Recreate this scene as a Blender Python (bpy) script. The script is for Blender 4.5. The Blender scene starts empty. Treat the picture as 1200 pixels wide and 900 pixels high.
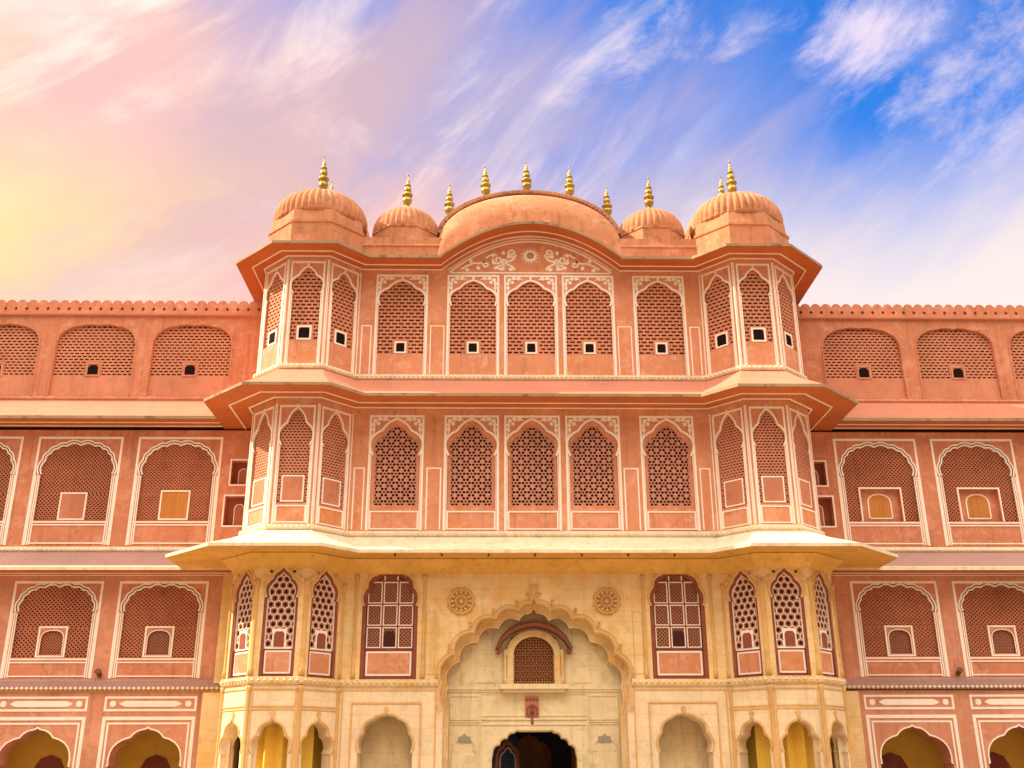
import bpy, bmesh, math, random
from mathutils import Vector, Matrix
from mathutils.geometry import tessellate_polygon
random.seed(7)
C = bpy.context
SC = C.scene
COL = SC.collection
R = math.radians
PI = math.pi

# ------------------------------------------------------------------ camera
cam_d = bpy.data.cameras.new('camera')
cam = bpy.data.objects.new('camera', cam_d)
COL.objects.link(cam)
cam_d.sensor_width = 36.0
cam_d.lens = 36.0 * 1211.0 / 1200.0
cam_d.clip_start = 0.1
cam_d.clip_end = 4000
YAW, PITCH, ROLL = 0.0206, 0.3636, -0.0037
cam.matrix_world = (Matrix.Translation((-1.64, -40.0, 1.6)) @ Matrix.Rotation(-YAW, 4, 'Z')
                    @ Matrix.Rotation(PI / 2 + PITCH, 4, 'X') @ Matrix.Rotation(ROLL, 4, 'Z'))
SC.camera = cam

# ------------------------------------------------------------------ light
SUN_AZ, SUN_EL = R(-90), R(38)          # azimuth from +Y towards +X (negative = left), elevation
sd = Vector((math.sin(SUN_AZ) * math.cos(SUN_EL), math.cos(SUN_AZ) * math.cos(SUN_EL), math.sin(SUN_EL)))
sl = bpy.data.lights.new('sun', 'SUN')
sl.energy = 5.0
sl.angle = R(0.6)
sl.color = (1.0, 0.86, 0.62)
so = bpy.data.objects.new('sun', sl)
COL.objects.link(so)
so.rotation_euler = sd.to_track_quat('Z', 'Y').to_euler()
so.location = (-60, 20, 60)

SC.view_settings.view_transform = 'Standard'
SC.view_settings.look = 'None'
SC.view_settings.gamma = 1.0
SC.view_settings.use_curve_mapping = False
SC.view_settings.exposure = 0.74


class NT:
    """tiny helper to write node trees"""
    def __init__(self, tree):
        self.t = tree
        tree.nodes.clear()

    def n(self, typ, ins=None, **kw):
        nd = self.t.nodes.new(typ)
        for k, v in kw.items():
            setattr(nd, k, v)
        if ins:
            for k, v in ins.items():
                s = nd.inputs[k]
                if isinstance(v, bpy.types.NodeSocket):
                    self.t.links.new(v, s)
                else:
                    s.default_value = v
        return nd

    def math(self, op, a, b=None, clamp=False):
        nd = self.n('ShaderNodeMath', operation=op, use_clamp=clamp)
        for i, v in enumerate((a, b)):
            if v is None:
                continue
            if isinstance(v, bpy.types.NodeSocket):
                self.t.links.new(v, nd.inputs[i])
            else:
                nd.inputs[i].default_value = v
        return nd.outputs[0]

    def mix(self, f, a, b, mode='MIX'):
        nd = self.n('ShaderNodeMix', data_type='RGBA', blend_type=mode)
        for i, v in ((0, f), (6, a), (7, b)):
            if isinstance(v, bpy.types.NodeSocket):
                self.t.links.new(v, nd.inputs[i])
            else:
                nd.inputs[i].default_value = v if i == 0 else (v[0], v[1], v[2], 1)
        return nd.outputs[2]

    def ramp(self, f, lo, hi):
        nd = self.n('ShaderNodeMapRange', {'Value': f, 'From Min': lo, 'From Max': hi}, interpolation_type='SMOOTHSTEP')
        return nd.outputs[0]

    def noise(self, vec, scale, detail=4, rough=.5, dist=0.0):
        nd = self.n('ShaderNodeTexNoise', {'Vector': vec, 'Scale': scale, 'Detail': detail, 'Roughness': rough, 'Distortion': dist})
        return nd.outputs[0]

    def dot(self, vec, d):
        nd = self.n('ShaderNodeVectorMath', {0: vec, 1: d}, operation='DOT_PRODUCT')
        return nd.outputs['Value']


def build_world():
    w = bpy.data.worlds.new('World')
    SC.world = w
    w.use_nodes = True
    T = NT(w.node_tree)
    geo = T.n('ShaderNodeTexCoord').outputs['Generated']
    sky = T.n('ShaderNodeTexSky', sky_type='NISHITA')
    sky.sun_disc = False
    sky.sun_elevation = SUN_EL
    sky.sun_rotation = SUN_AZ
    sky.air_density = 1.0
    sky.dust_density = 0.3
    sky.ozone_density = 3.0
    blue = T.n('ShaderNodeVectorMath', {0: sky.outputs[0], 1: (.026, .098, .185)}, operation='MULTIPLY').outputs[0]
    sep = T.n('ShaderNodeSeparateXYZ', {0: geo})
    x, y, z = sep.outputs
    az = T.math('ARCTAN2', x, y)
    el = T.math('ARCSINE', z)
    u = T.math('DIVIDE', az, 0.46)                                   # azimuth, +-1 at about 26 degrees
    w_ = T.math('DIVIDE', T.math('SUBTRACT', el, 0.36), 0.36)        # elevation, 0 at 21 and 1 at 41 degrees
    sky2 = T.n('ShaderNodeCombineXYZ', {0: u, 1: T.math('MULTIPLY', w_, .8), 2: 0.0}).outputs[0]

    def streak(rot, sx, sy, loc, scale, detail, rough, dist):
        mp = T.n('ShaderNodeMapping', {'Vector': sky2, 'Rotation': (0, 0, R(rot)), 'Scale': (1 / sx, 1 / sy, 1), 'Location': loc}, vector_type='TEXTURE').outputs[0]
        return T.noise(mp, scale, detail, rough, dist)
    n1 = streak(27, .75, 1.6, (2.3, .7, 0), 1.3, 7, .58, .3)         # broad banks
    n2 = streak(33, .62, 2.3, (7.1, 3.2, 0), 2.1, 9, .58, .6)      # wisps along the wind
    n3 = streak(18, .9, 1.7, (4.9, 2.3, 0), 2.6, 10, .66, .35)       # ragged small cloud
    c1_ = T.math('SUBTRACT', n1, .5)
    c2_ = T.math('SUBTRACT', n2, .5)

    def lin(a, b, c, k1=0.0, k2=0.0):
        v = T.math('ADD', T.math('MULTIPLY', u, a), T.math('MULTIPLY', w_, b))
        v = T.math('ADD', v, c)
        if k1:
            v = T.math('ADD', v, T.math('MULTIPLY', c1_, k1))
        if k2:
            v = T.math('ADD', v, T.math('MULTIPLY', c2_, k2))
        return v
    veil_c = T.mix(T.ramp(lin(.55, -.9, .0, .5), -.6, .55), (.36, .30, .42), (.54, .46, .48))
    clear = T.ramp(lin(.42, 1.15, -.62, 1.5, .9), -.02, .75)
    c = T.mix(T.math('MULTIPLY', T.math('SUBTRACT', 1.0, clear), .93), blue, veil_c)
    pinkm = T.ramp(lin(-.85, -.50, .14, 1.9, 1.1), -.12, .55)
    c = T.mix(pinkm, c, (.60, .37, .34))
    creamm = T.ramp(lin(-1.0, -.85, -.36, 2.1, 1.2), -.05, .70)
    c = T.mix(creamm, c, (.68, .52, .36))
    wis = T.math('MULTIPLY', T.ramp(n2, .48, .70), T.ramp(lin(-.8, .30, .35, .8), -.1, .6))
    c = T.mix(T.math('MULTIPLY', wis, .85), c, (.74, .60, .54))
    # a mauve bank running up from the lower left, gold below it
    dl_ = T.math('ADD', T.math('SUBTRACT', w_, T.math('MULTIPLY', u, .79)), T.math('ADD', -1.01, T.math('MULTIPLY', c1_, .9)))
    bank = T.math('MULTIPLY', T.ramp(T.math('ABSOLUTE', dl_), .26, .02), T.ramp(u, .30, -.35))
    c = T.mix(T.math('MULTIPLY', bank, .72), c, (.46, .315, .33))
    gold_ = T.math('MULTIPLY', T.math('MULTIPLY', T.ramp(dl_, -.14, .06), T.ramp(w_, .62, .22)), T.ramp(T.math('ADD', u, T.math('MULTIPLY', c2_, 1.2)), -.25, -.78))
    c = T.mix(T.math('MULTIPLY', gold_, .80), c, (.78, .53, .23))
    du = T.math('MULTIPLY', T.math('SUBTRACT', u, .97), 1.0)
    dw = T.math('MULTIPLY', T.math('SUBTRACT', w_, .82), 1.7)
    rr_ = T.math('SQRT', T.math('ADD', T.math('MULTIPLY', du, du), T.math('MULTIPLY', dw, dw)))
    blob = T.ramp(T.math('ADD', rr_, T.math('MULTIPLY', T.math('SUBTRACT', n3, .5), 1.0)), .27, .0)
    c = T.mix(T.math('MULTIPLY', blob, .8), c, (.66, .54, .60))
    lowr_ = T.math('MULTIPLY', T.ramp(w_, .62, .05), T.ramp(u, -.1, .7))
    c = T.mix(T.math('MULTIPLY', lowr_, .75), c, (.66, .57, .52))
    puff = T.math('MULTIPLY', T.ramp(T.math('ADD', n3, T.math('MULTIPLY', c1_, .5)), .54, .78), .6)
    vis = T.mix(puff, c, (.66, .54, .56))
    front = T.ramp(y, -0.25, 0.30)
    # bright thin overcast behind the viewer, strongest high up: it lights the shaded front
    hi = T.ramp(z, 0.16, 0.88)
    back = T.mix(hi, (.16, .135, .12), (2.55, 2.16, 1.74))
    col = T.mix(front, back, vis)
    bg = T.n('ShaderNodeBackground', {'Color': col, 'Strength': 1.0})
    out = T.n('ShaderNodeOutputWorld')
    w.node_tree.links.new(bg.outputs[0], out.inputs[0])


build_world()

# ------------------------------------------------------------------ materials
def mat(name, base, rough=.85, var=.18, streak=.0, dirt=None, dirt_amt=0.0, blocks=None, metallic=0.0, bump=.15, fine=14.0, spec=.25, tint=None, patch=0.0):
    m = bpy.data.materials.new(name)
    m.use_nodes = True
    T = NT(m.node_tree)
    pos = T.n('ShaderNodeNewGeometry').outputs['Position']
    na = T.noise(pos, .55, 5, .6)
    nb = T.noise(pos, fine, 4, .6)
    f = T.math('ADD', T.math('MULTIPLY', T.math('SUBTRACT', na, .5), 2.6 * var), T.math('MULTIPLY', T.math('SUBTRACT', nb, .5), 1.0 * var))
    f = T.math('ADD', f, 1.0)
    col = T.n('ShaderNodeVectorMath', {0: (base[0], base[1], base[2]), 'Scale': f}, operation='SCALE').outputs[0]
    if tint:
        nt = T.noise(pos, .9, 3, .5, .4)
        col = T.mix(T.ramp(nt, .42, .68), col, tint)
    hgt = nb
    if blocks:
        bw, bh, mort = blocks
        sep = T.n('ShaderNodeSeparateXYZ', {0: pos})
        cx = T.math('ADD', sep.outputs[0], T.math('MULTIPLY', sep.outputs[1], 1.0))
        v = T.n('ShaderNodeCombineXYZ', {0: cx, 1: sep.outputs[2], 2: 0.0}).outputs[0]
        br = T.n('ShaderNodeTexBrick', {'Vector': v, 'Scale': 1.0, 'Mortar Size': .006, 'Mortar Smooth': .3, 'Brick Width': bw, 'Row Height': bh,
                                        'Color1': (1.05, 1.04, 1.01, 1), 'Color2': (.95, .94, .93, 1), 'Mortar': (mort, mort * .9, mort * .8, 1)}, offset=.43)
        br.inputs['Bias'].default_value = 0.0
        col = T.mix(.8, col, br.outputs[0], 'MULTIPLY')
    if streak:
        ms = T.n('ShaderNodeMapping', {'Vector': pos, 'Scale': (3.6, 3.6, .20)}).outputs[0]
        ns = T.noise(ms, 1.2, 6, .62)
        sc = tuple(b * .55 for b in base)
        col = T.mix(T.math('MULTIPLY', T.ramp(ns, .50, .72), streak), col, sc)
    if patch:
        n_p = T.noise(pos, 1.1, 7, .62, .8)
        col = T.mix(T.math('MULTIPLY', T.ramp(n_p, .545, .60), patch), col, tuple(min(.85, b * 1.05 + .10) for b in base))
        n_q = T.noise(pos, 2.1, 6, .6, 1.2)
        col = T.mix(T.math('MULTIPLY', T.ramp(n_q, .60, .64), patch), col, tuple(b * .66 for b in base))
    if dirt:
        nd = T.noise(pos, 2.3, 8, .7)
        col = T.mix(T.math('MULTIPLY', T.ramp(nd, .5, .68), dirt_amt), col, dirt)
    bp = T.n('ShaderNodeBump', {'Height': hgt, 'Strength': bump, 'Distance': .03}).outputs[0]
    p = T.n('ShaderNodeBsdfPrincipled', {'Base Color': col, 'Roughness': rough, 'Metallic': metallic, 'Normal': bp, 'Specular IOR Level': spec})
    o = T.n('ShaderNodeOutputMaterial')
    m.node_tree.links.new(p.outputs[0], o.inputs[0])
    return m


M = {}
M['pink'] = mat('pink_limewash', (.64, .268, .155), streak=.52, dirt=(.76, .48, .36), dirt_amt=.40, tint=(.62, .245, .105), var=.20, patch=.42)
M['pink_wing'] = mat('dusty_pink_limewash', (.57, .215, .120), streak=.55, dirt=(.72, .44, .33), dirt_amt=.45, var=.20, patch=.42)
M['pink_low'] = mat('rose_limewash', (.59, .25, .15), streak=.50, dirt=(.64, .40, .31), dirt_amt=.42, var=.20, patch=.38)
M['soffit'] = mat('shade_red_soffit', (.50, .145, .045), var=.22, dirt=(.36, .10, .03), dirt_amt=.4, streak=.0)  # shade under the eaves put into the colour: a darker, redder base
M['white'] = mat('white_lime_paint', (.90, .80, .71), var=.10, dirt=(.66, .38, .28), dirt_amt=.26, bump=.08)
M['jali'] = mat('terracotta_jali', (.60, .245, .15), var=.28, streak=.35, dirt=(.40, .14, .08), dirt_amt=.4)
M['jali_wing'] = mat('dull_red_jali', (.45, .155, .085), var=.28, streak=.3, dirt=(.28, .09, .05), dirt_amt=.45)
M['jali_star'] = mat('rose_stone_jali', (.54, .25, .18), var=.28, streak=.3, dirt=(.36, .14, .08), dirt_amt=.4)
M['dark'] = mat('interior_shade', (.060, .016, .010), var=.2)  # unlit room depth painted as a dark red-brown on flat panels
M['black'] = mat('opening_shade', (.014, .008, .007), var=.2, spec=.05)  # shade inside the look-outs painted as solid black plates
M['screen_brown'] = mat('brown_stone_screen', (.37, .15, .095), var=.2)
M['backing_brown'] = mat('interior_shade_brown', (.13, .045, .028), var=.2)  # room shade behind the stone-storey screens painted brown on a panel
M['carved'] = mat('carved_sandstone', (.66, .40, .155), var=.22, dirt=(.48, .25, .08), dirt_amt=.5)
M['maroon'] = mat('maroon_paint', (.27, .075, .048), var=.22, dirt=(.42, .20, .14), dirt_amt=.35)
M['stone'] = mat('cream_sandstone', (.78, .57, .30), var=.20, blocks=(1.15, .42, .70), streak=.40, dirt=(.60, .34, .13), dirt_amt=.45, tint=(.76, .47, .18), patch=.28)
M['stone_low'] = mat('pale_sandstone', (.80, .63, .42), var=.20, blocks=(1.25, .47, .70), streak=.35, dirt=(.62, .40, .20), dirt_amt=.40, patch=.28)
M['niche'] = mat('buff_sandstone', (.80, .67, .43), var=.20, blocks=(1.4, .62, .72), streak=.42, dirt=(.52, .38, .18), dirt_amt=.40, patch=.28)
M['gold'] = mat('golden_sandstone', (.74, .44, .11), var=.22, streak=.30, dirt=(.52, .26, .05), dirt_amt=.5, patch=.3)
M['ivory'] = mat('ivory_plaster', (.76, .64, .46), var=.18, streak=.35, dirt=(.44, .34, .22), dirt_amt=.5)
M['roof_pink'] = mat('weathered_pink_roof', (.54, .215, .14), var=.18, streak=.2, dirt=(.40, .22, .16), dirt_amt=.35)
M['roof_grey'] = mat('weathered_grey_roof', (.40, .235, .21), var=.18, streak=.2, dirt=(.36, .28, .24), dirt_amt=.4)
M['lip'] = mat('lichen_eave_edge', (.36, .245, .15), var=.3, dirt=(.13, .10, .07), dirt_amt=.85, bump=.4)
M['dome'] = mat('dome_plaster', (.52, .225, .115), var=.24, streak=.55, dirt=(.27, .125, .07), dirt_amt=.60, patch=.5)
M['kerb'] = mat('mottled_ridge', (.50, .26, .15), var=.25, dirt=(.20, .09, .05), dirt_amt=.8)
M['brass'] = mat('gilded_brass', (.44, .28, .06), rough=.34, metallic=.85, var=.35, dirt=(.14, .09, .03), dirt_amt=.5, fine=9, bump=.05, spec=.5)
M['wood'] = mat('orange_wood', (.52, .21, .055), var=.2, streak=.5)
M['ochre'] = mat('ochre_wall', (.84, .56, .09), var=.15, dirt=(.60, .28, .04), dirt_amt=.3)
M['hood'] = mat('dark_brown_stone', (.20, .07, .035), var=.2)
M['iron'] = mat('rusty_iron', (.16, .08, .045), var=.2)
M['grey'] = mat('grey_sign', (.34, .28, .24), var=.15)
M['blue'] = mat('blue_black_paint', (.02, .025, .05), var=.2)
M['ground'] = mat('courtyard_paving', (.27, .20, .135), var=.15, bump=.2)


# ------------------------------------------------------------------ mesh helpers
class MB:
    def __init__(self):
        self.v = []
        self.f = []
        self.smooth = []
        self.mx = Matrix.Identity(4)

    def add(self, vs, fs, smooth=False):
        o = len(self.v)
        self.v += [tuple(self.mx @ Vector(p)) for p in vs]
        self.f += [tuple(i + o for i in q) for q in fs]
        self.smooth += [smooth] * len(fs)

    def box(self, x0, x1, y0, y1, z0, z1):
        self.add([(x0, y0, z0), (x1, y0, z0), (x1, y1, z0), (x0, y1, z0), (x0, y0, z1), (x1, y0, z1), (x1, y1, z1), (x0, y1, z1)],
                 [(0, 1, 5, 4), (1, 2, 6, 5), (2, 3, 7, 6), (3, 0, 4, 7), (4, 5, 6, 7), (3, 2, 1, 0)])

    def poly(self, outer, holes=(), y0=0.0, y1=.1, back=True):
        """prism of an x-z polygon with holes, extruded along y"""
        loops = [list(outer)] + [list(h) for h in holes]
        def area(l):
            return sum(l[i][0] * l[(i + 1) % len(l)][1] - l[(i + 1) % len(l)][0] * l[i][1] for i in range(len(l)))
        if area(loops[0]) < 0:
            loops[0].reverse()
        for h in loops[1:]:
            if area(h) > 0:
                h.reverse()
        tris = tessellate_polygon([[Vector((p[0], p[1], 0)) for p in l] for l in loops])
        flat = [p for l in loops for p in l]
        n = len(flat)
        vs = [(p[0], y0, p[1]) for p in flat] + [(p[0], y1, p[1]) for p in flat]
        fs = []
        for t in tris:
            a, b, c = (flat[i] for i in t)
            s = (b[0] - a[0]) * (c[1] - a[1]) - (c[0] - a[0]) * (b[1] - a[1])
            t = tuple(t) if s > 0 else tuple(reversed(t))
            fs.append(t)
            if back:
                fs.append(tuple(i + n for i in reversed(t)))
        o = 0
        for l in loops:
            m = len(l)
            for i in range(m):
                a, b = o + i, o + (i + 1) % m
                fs.append((a, a + n, b + n, b))
            o += m
        self.add(vs, fs)

    def strip(self, path, w, y0=-.018, y1=.03, closed=False, off=0.0):
        """ribbon of width w along an x-z polyline"""
        a = offset2(path, off + w / 2, closed)
        b = offset2(path, off - w / 2, closed)
        n = len(path)
        vs = []
        for p, q in zip(a, b):
            vs += [(p[0], y0, p[1]), (q[0], y0, q[1]), (q[0], y1, q[1]), (p[0], y1, p[1])]
        fs = []
        for i in range(n if closed else n - 1):
            j = (i + 1) % n
            for k in range(3):
                k2 = (k + 3) % 4
                fs.append((i * 4 + k, i * 4 + (k + 1) % 4, j * 4 + (k + 1) % 4, j * 4 + k))
            fs.append((i * 4 + 3, i * 4, j * 4, j * 4 + 3))
        if not closed:
            fs += [(3, 2, 1, 0), ((n - 1) * 4, (n - 1) * 4 + 1, (n - 1) * 4 + 2, (n - 1) * 4 + 3)]
        self.add(vs, fs)

    def rect(self, x0, x1, z0, z1, w, y0=-.018, y1=.03, bottom=True):
        self.box(x0, x0 + w, y0, y1, z0, z1)
        self.box(x1 - w, x1, y0, y1, z0, z1)
        self.box(x0 + w, x1 - w, y0, y1, z1 - w, z1)
        if bottom:
            self.box(x0 + w, x1 - w, y0, y1, z0, z0 + w)

    def lathe(self, prof, n, c=(0, 0, 0), rib=None, a0=0.0, smooth=True):
        vs, fs = [], []
        for r, z in prof:
            for k in range(n):
                a = a0 + 2 * PI * k / n
                rr = r * (rib(a, z) if rib else 1)
                vs.append((c[0] + rr * math.cos(a), c[1] + rr * math.sin(a), c[2] + z))
        m = len(prof)
        for i in range(m - 1):
            for k in range(n):
                k2 = (k + 1) % n
                fs.append((i * n + k, i * n + k2, (i + 1) * n + k2, (i + 1) * n + k))
        fs.append(tuple(range(n))[::-1])
        fs.append(tuple((m - 1) * n + k for k in range(n)))
        self.add(vs, fs, smooth)

    def sweep(self, path, prof, wts=None, dz=None, closed=False):
        """closed profile of (offset outwards, z) swept along a plan polyline; wts scale the offset per edge"""
        n = len(path)
        ne = n if closed else n - 1
        wts = wts or [1.0] * ne
        nor = []
        for i in range(ne):
            a, b = path[i], path[(i + 1) % n]
            d = Vector((b[0] - a[0], b[1] - a[1])).normalized()
            nor.append(Vector((d.y, -d.x)))
        vs, fs = [], []
        m = len(prof)
        for i in range(n):
            e0 = (i - 1) % ne if (closed or i > 0) else 0
            e1 = i % ne if (closed or i < n - 1) else ne - 1
            n0, n1, w0, w1 = nor[e0], nor[e1], wts[e0], wts[e1]
            det = n0.x * n1.y - n0.y * n1.x
            if abs(det) < 1e-4:
                mv = n1 * w1
            else:
                mv = Vector(((w0 * n1.y - w1 * n0.y) / det, (n0.x * w1 - n1.x * w0) / det))
            for o, z in prof:
                vs.append((path[i][0] + mv.x * o, path[i][1] + mv.y * o, z + (dz[i] if dz else 0)))
        for i in range(ne):
            j = (i + 1) % n
            for k in range(m):
                k2 = (k + 1) % m
                fs.append((i * m + k, i * m + k2, j * m + k2, j * m + k))
        if not closed:
            fs.append(tuple(range(m)))
            fs.append(tuple((n - 1) * m + k for k in range(m))[::-1])
        self.add(vs, fs)

    def bead(self, x, y, z, r):
        self.add([(x - r, y, z), (x + r, y, z), (x, y - r * 1.2, z), (x, y, z - r), (x, y, z + r), (x, y + r * .2, z),
                  ], [(0, 3, 2), (3, 1, 2), (1, 4, 2), (4, 0, 2), (3, 0, 5), (1, 3, 5), (4, 1, 5), (0, 4, 5)])

    def beads(self, path, off, z, r, gap, wts=None):
        for i in range(len(path) - 1):
            a, b = Vector(path[i]), Vector(path[i + 1])
            d = b - a
            L = d.length
            d.normalize()
            nn = Vector((d.y, -d.x))
            k = max(1, int(L / gap))
            sv = self.mx
            ang = math.atan2(d.y, d.x)
            for j in range(k):
                p = a + d * ((j + .5) * L / k) + nn * off
                self.mx = sv @ Matrix.Translation((p.x, p.y, z)) @ Matrix.Rotation(ang, 4, 'Z')
                self.bead(0, 0, 0, r)
            self.mx = sv

    def mesh(self, name, material, recalc=True):
        me = bpy.data.meshes.new(name)
        me.from_pydata(self.v, [], self.f)
        me.polygons.foreach_set('use_smooth', self.smooth)
        me.materials.append(M[material])
        if recalc:
            bm = bmesh.new()
            bm.from_mesh(me)
            bmesh.ops.recalc_face_normals(bm, faces=bm.faces)
            bm.to_mesh(me)
            bm.free()
        me.update()
        return me


def offset2(path, o, closed=False):
    n = len(path)
    out = []
    for i in range(n):
        p = Vector(path[i])
        a = Vector(path[i - 1]) if (i > 0 or closed) else None
        b = Vector(path[(i + 1) % n]) if (i < n - 1 or closed) else None
        d0 = (p - a).normalized() if a is not None and (p - a).length > 1e-6 else None
        d1 = (b - p).normalized() if b is not None and (b - p).length > 1e-6 else None
        d0 = d0 or d1
        d1 = d1 or d0
        n0, n1 = Vector((-d0.y, d0.x)), Vector((-d1.y, d1.x))
        m = n0 + n1
        if m.length < .3:
            m = n0
        else:
            m = m / max(.45, m.length_squared / 2)
        out.append((p.x + m.x * o, p.y + m.y * o))
    return out


def thing(name, label, cat, loc=(0, 0, 0), group=None):
    o = bpy.data.objects.new(name, None)
    COL.objects.link(o)
    o.location = loc
    o['label'] = label
    o['category'] = cat
    if group:
        o['group'] = group
    return o


def put(name, me, parent=None, mx=None):
    o = bpy.data.objects.new(name, me)
    COL.objects.link(o)
    if parent:
        o.parent = parent
    if mx is not None:
        o.matrix_local = mx
    return o


def part(name, mb, material, parent, mx=None):
    return put(name, mb.mesh(name, material), parent, mx)


def arc(p, q, bulge, n=6):
    """points from p to q (q excluded) bulging to the right of the direction of travel"""
    p, q = Vector(p), Vector(q)
    d = q - p
    nn = Vector((d.y, -d.x))
    out = []
    for i in range(n):
        t = i / n
        s = 4 * t * (1 - t) * bulge
        out.append(tuple(p + d * t + nn * s))
    return out


def arch(a, s, h, cusps, bul, n=6, jamb=1.0):
    """right side from the springing up to the apex and down the left side; lobes swell outward between cusps"""
    pts = [(a * c[0], s + h * c[1]) for c in cusps]
    right = []
    if jamb > cusps[0][0]:
        right.append((a * jamb, s - .02 * h))
    for i in range(len(pts) - 1):
        right += arc(pts[i], pts[i + 1], bul[min(i, len(bul) - 1)], n)
    left = [(-x, z) for x, z in reversed(right)]
    return right + [pts[-1]] + left


def fan_cusps(n, e=2.5, top=1.0):
    out = []
    for i in range(n + 1):
        t = (i / n) ** .9 * PI / 2
        out.append((max(0, math.cos(t)) ** (2 / e), math.sin(t) ** (2 / e)))
    out[-1] = (0, top)
    return out


TREFOIL = ([(.93, 0), (.57, .68), (0, 1)], [.27, .10])
SPIRE = ([(.93, 0), (.60, .60), (0, 1)], [.22, .10])
OGEE = ([(.82, 0), (.56, .60), (.22, .84), (0, 1)], [.22, .12, -.06])
GROUND = ([(.95, 0), (.70, .52), (.14, .90), (0, 1)], [.24, .20, -.05])
ROUND = ([(.92, 0), (.82, .50), (.46, .86), (.12, .97), (0, 1)], [.17, .20, .10, -.05])
CUSPED = ([(.95, 0), (.44, .74), (.10, .95), (0, 1)], [.24, .12, -.05])


# ---- pierced screens (each fills the rectangle x0..x1, z0..z1; front face at y0)
def jali_slots(mb, x0, x1, z0, z1, pw, ph, y0, t=.06, bar=.50, web=.28, skip=None):
    rows = max(1, round((z1 - z0) / ph))
    ph = (z1 - z0) / rows
    hb = ph * bar
    cols = max(1, round((x1 - x0) / pw))
    pw = (x1 - x0) / cols
    for i in range(rows):
        zb = z0 + i * ph
        mb.box(x0, x1, y0, y0 + t, zb, zb + hb)
        sh = (i % 2) * .5
        for j in range(cols + 1):
            xa = max(x0, x0 + (j + sh - web / 2) * pw)
            xb = min(x1, x0 + (j + sh + web / 2) * pw)
            if xb - xa > .005:
                mb.box(xa, xb, y0 + .002, y0 + t - .002, zb + hb - .004, zb + ph + .004)


def jali_diag(mb, x0, x1, z0, z1, p, w, y0, t=.03, slope=1.0):
    """crossing diagonal ribs"""
    W, H = x1 - x0, z1 - z0
    for sgn in (1, -1):
        yy = y0 + (0 if sgn > 0 else .004)
        n = int((W + H / slope) / p) + 1
        for k in range(n):
            c = k * p
            # line x = c - u/slope for z=u   (mirrored for the other direction)
            zA = max(0.0, (c - W) * slope)
            zB = min(H, c * slope)
            if zB - zA < .03:
                continue
            xa, xb = c - zA / slope, c - zB / slope
            if sgn > 0:
                pa, pb = (x0 + xa, z0 + zA), (x0 + xb, z0 + zB)
            else:
                pa, pb = (x1 - xa, z0 + zA), (x1 - xb, z0 + zB)
            mb.strip([pa, pb], w, yy, yy + t)


def hex_pts(cx, cz, r, a0=PI / 6, n=6, sq=1.0):
    return [(cx + r * math.cos(a0 + k * 2 * PI / n), cz + sq * r * math.sin(a0 + k * 2 * PI / n)) for k in range(n)]


def jali_star(mb, x0, x1, z0, z1, y0, t=.06, r=.26):
    """hexagonal plates, each pierced by a rosette: a star in the middle, six kite holes and small corner holes"""
    w = r * math.sqrt(3)
    cols = max(1, round((x1 - x0) / w))
    w = (x1 - x0) / cols
    r = w / math.sqrt(3)
    rows = max(1, round((z1 - z0) / (1.5 * r)))
    dzr = (z1 - z0) / rows
    sq = dzr / (1.5 * r)
    for i in range(-1, rows + 1):
        for j in range(-1, cols + 1):
            cx = x0 + (j + .5 + (.5 if i % 2 else 0)) * w
            cz = z0 + (i + .5) * dzr
            if cx > x1 + w * .1 or cx < x0 - w * .1:
                continue
            holes = [hex_pts(cx, cz, r * .20, 0, 6, sq)]
            for k in range(6):
                a = k * PI / 3
                def pt(rad, da):
                    return (cx + r * rad * math.cos(a + da), cz + sq * r * rad * math.sin(a + da))
                holes.append([pt(.30, 0), pt(.55, .42), pt(.82, .19), pt(.82, -.19), pt(.55, -.42)])
            mb.poly(hex_pts(cx, cz, r * 1.001, PI / 6, 6, sq), holes, y0, y0 + t, back=False)
    # frame of tiny square holes round the panel
    for k in range(int((z1 - z0) / .13)):
        pass


def jali_hex(mb_line, mb_fill, x0, x1, z0, z1, y0, r=.135):
    w = r * math.sqrt(3)
    cols = max(1, round((x1 - x0) / w))
    w = (x1 - x0) / cols
    r = w / math.sqrt(3)
    rows = max(1, round((z1 - z0) / (1.5 * r)))
    dzr = (z1 - z0) / rows
    sq = dzr / (1.5 * r)
    for i in range(rows):
        for j in range(-1, cols + 1):
            cx = x0 + (j + .5 + (.5 if i % 2 else 0)) * w
            cz = z0 + (i + .5) * dzr
            if cx > x1 + .01 or cx < x0 - .01:
                continue
            mb_line.poly(hex_pts(cx, cz, r * 1.0, PI / 6, 6, sq), [hex_pts(cx, cz, r * .905, PI / 6, 6, sq)], y0, y0 + .04, back=False)
            star = []
            for k in range(12):
                a = PI / 6 + k * PI / 6
                rr = r * (.62 if k % 2 == 0 else .36)
                star.append((cx + rr * math.cos(a), cz + sq * rr * math.sin(a)))
            mb_fill.poly(hex_pts(cx, cz, r * .93, PI / 6, 6, sq), [star], y0 + .015, y0 + .045, back=False)


def spiral(cx, cz, r0, r1, a0, turns, n=16):
    return [(cx + (r0 + (r1 - r0) * i / n) * math.cos(a0 + turns * 2 * PI * i / n),
             cz + (r0 + (r1 - r0) * i / n) * math.sin(a0 + turns * 2 * PI * i / n)) for i in range(n + 1)]


def leaf(mb, x, z, L, wd, ang, y0=-.014, y1=.03):
    ca, sa = math.cos(ang), math.sin(ang)
    pts = []
    for u, v in ((0, 0), (.3, .38), (.62, .5), (1, 0), (.62, -.5), (.3, -.38)):
        pts.append((x + ca * u * L - sa * v * wd, z + sa * u * L + ca * v * wd))
    mb.poly(pts, [], y0, y1, back=False)


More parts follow.
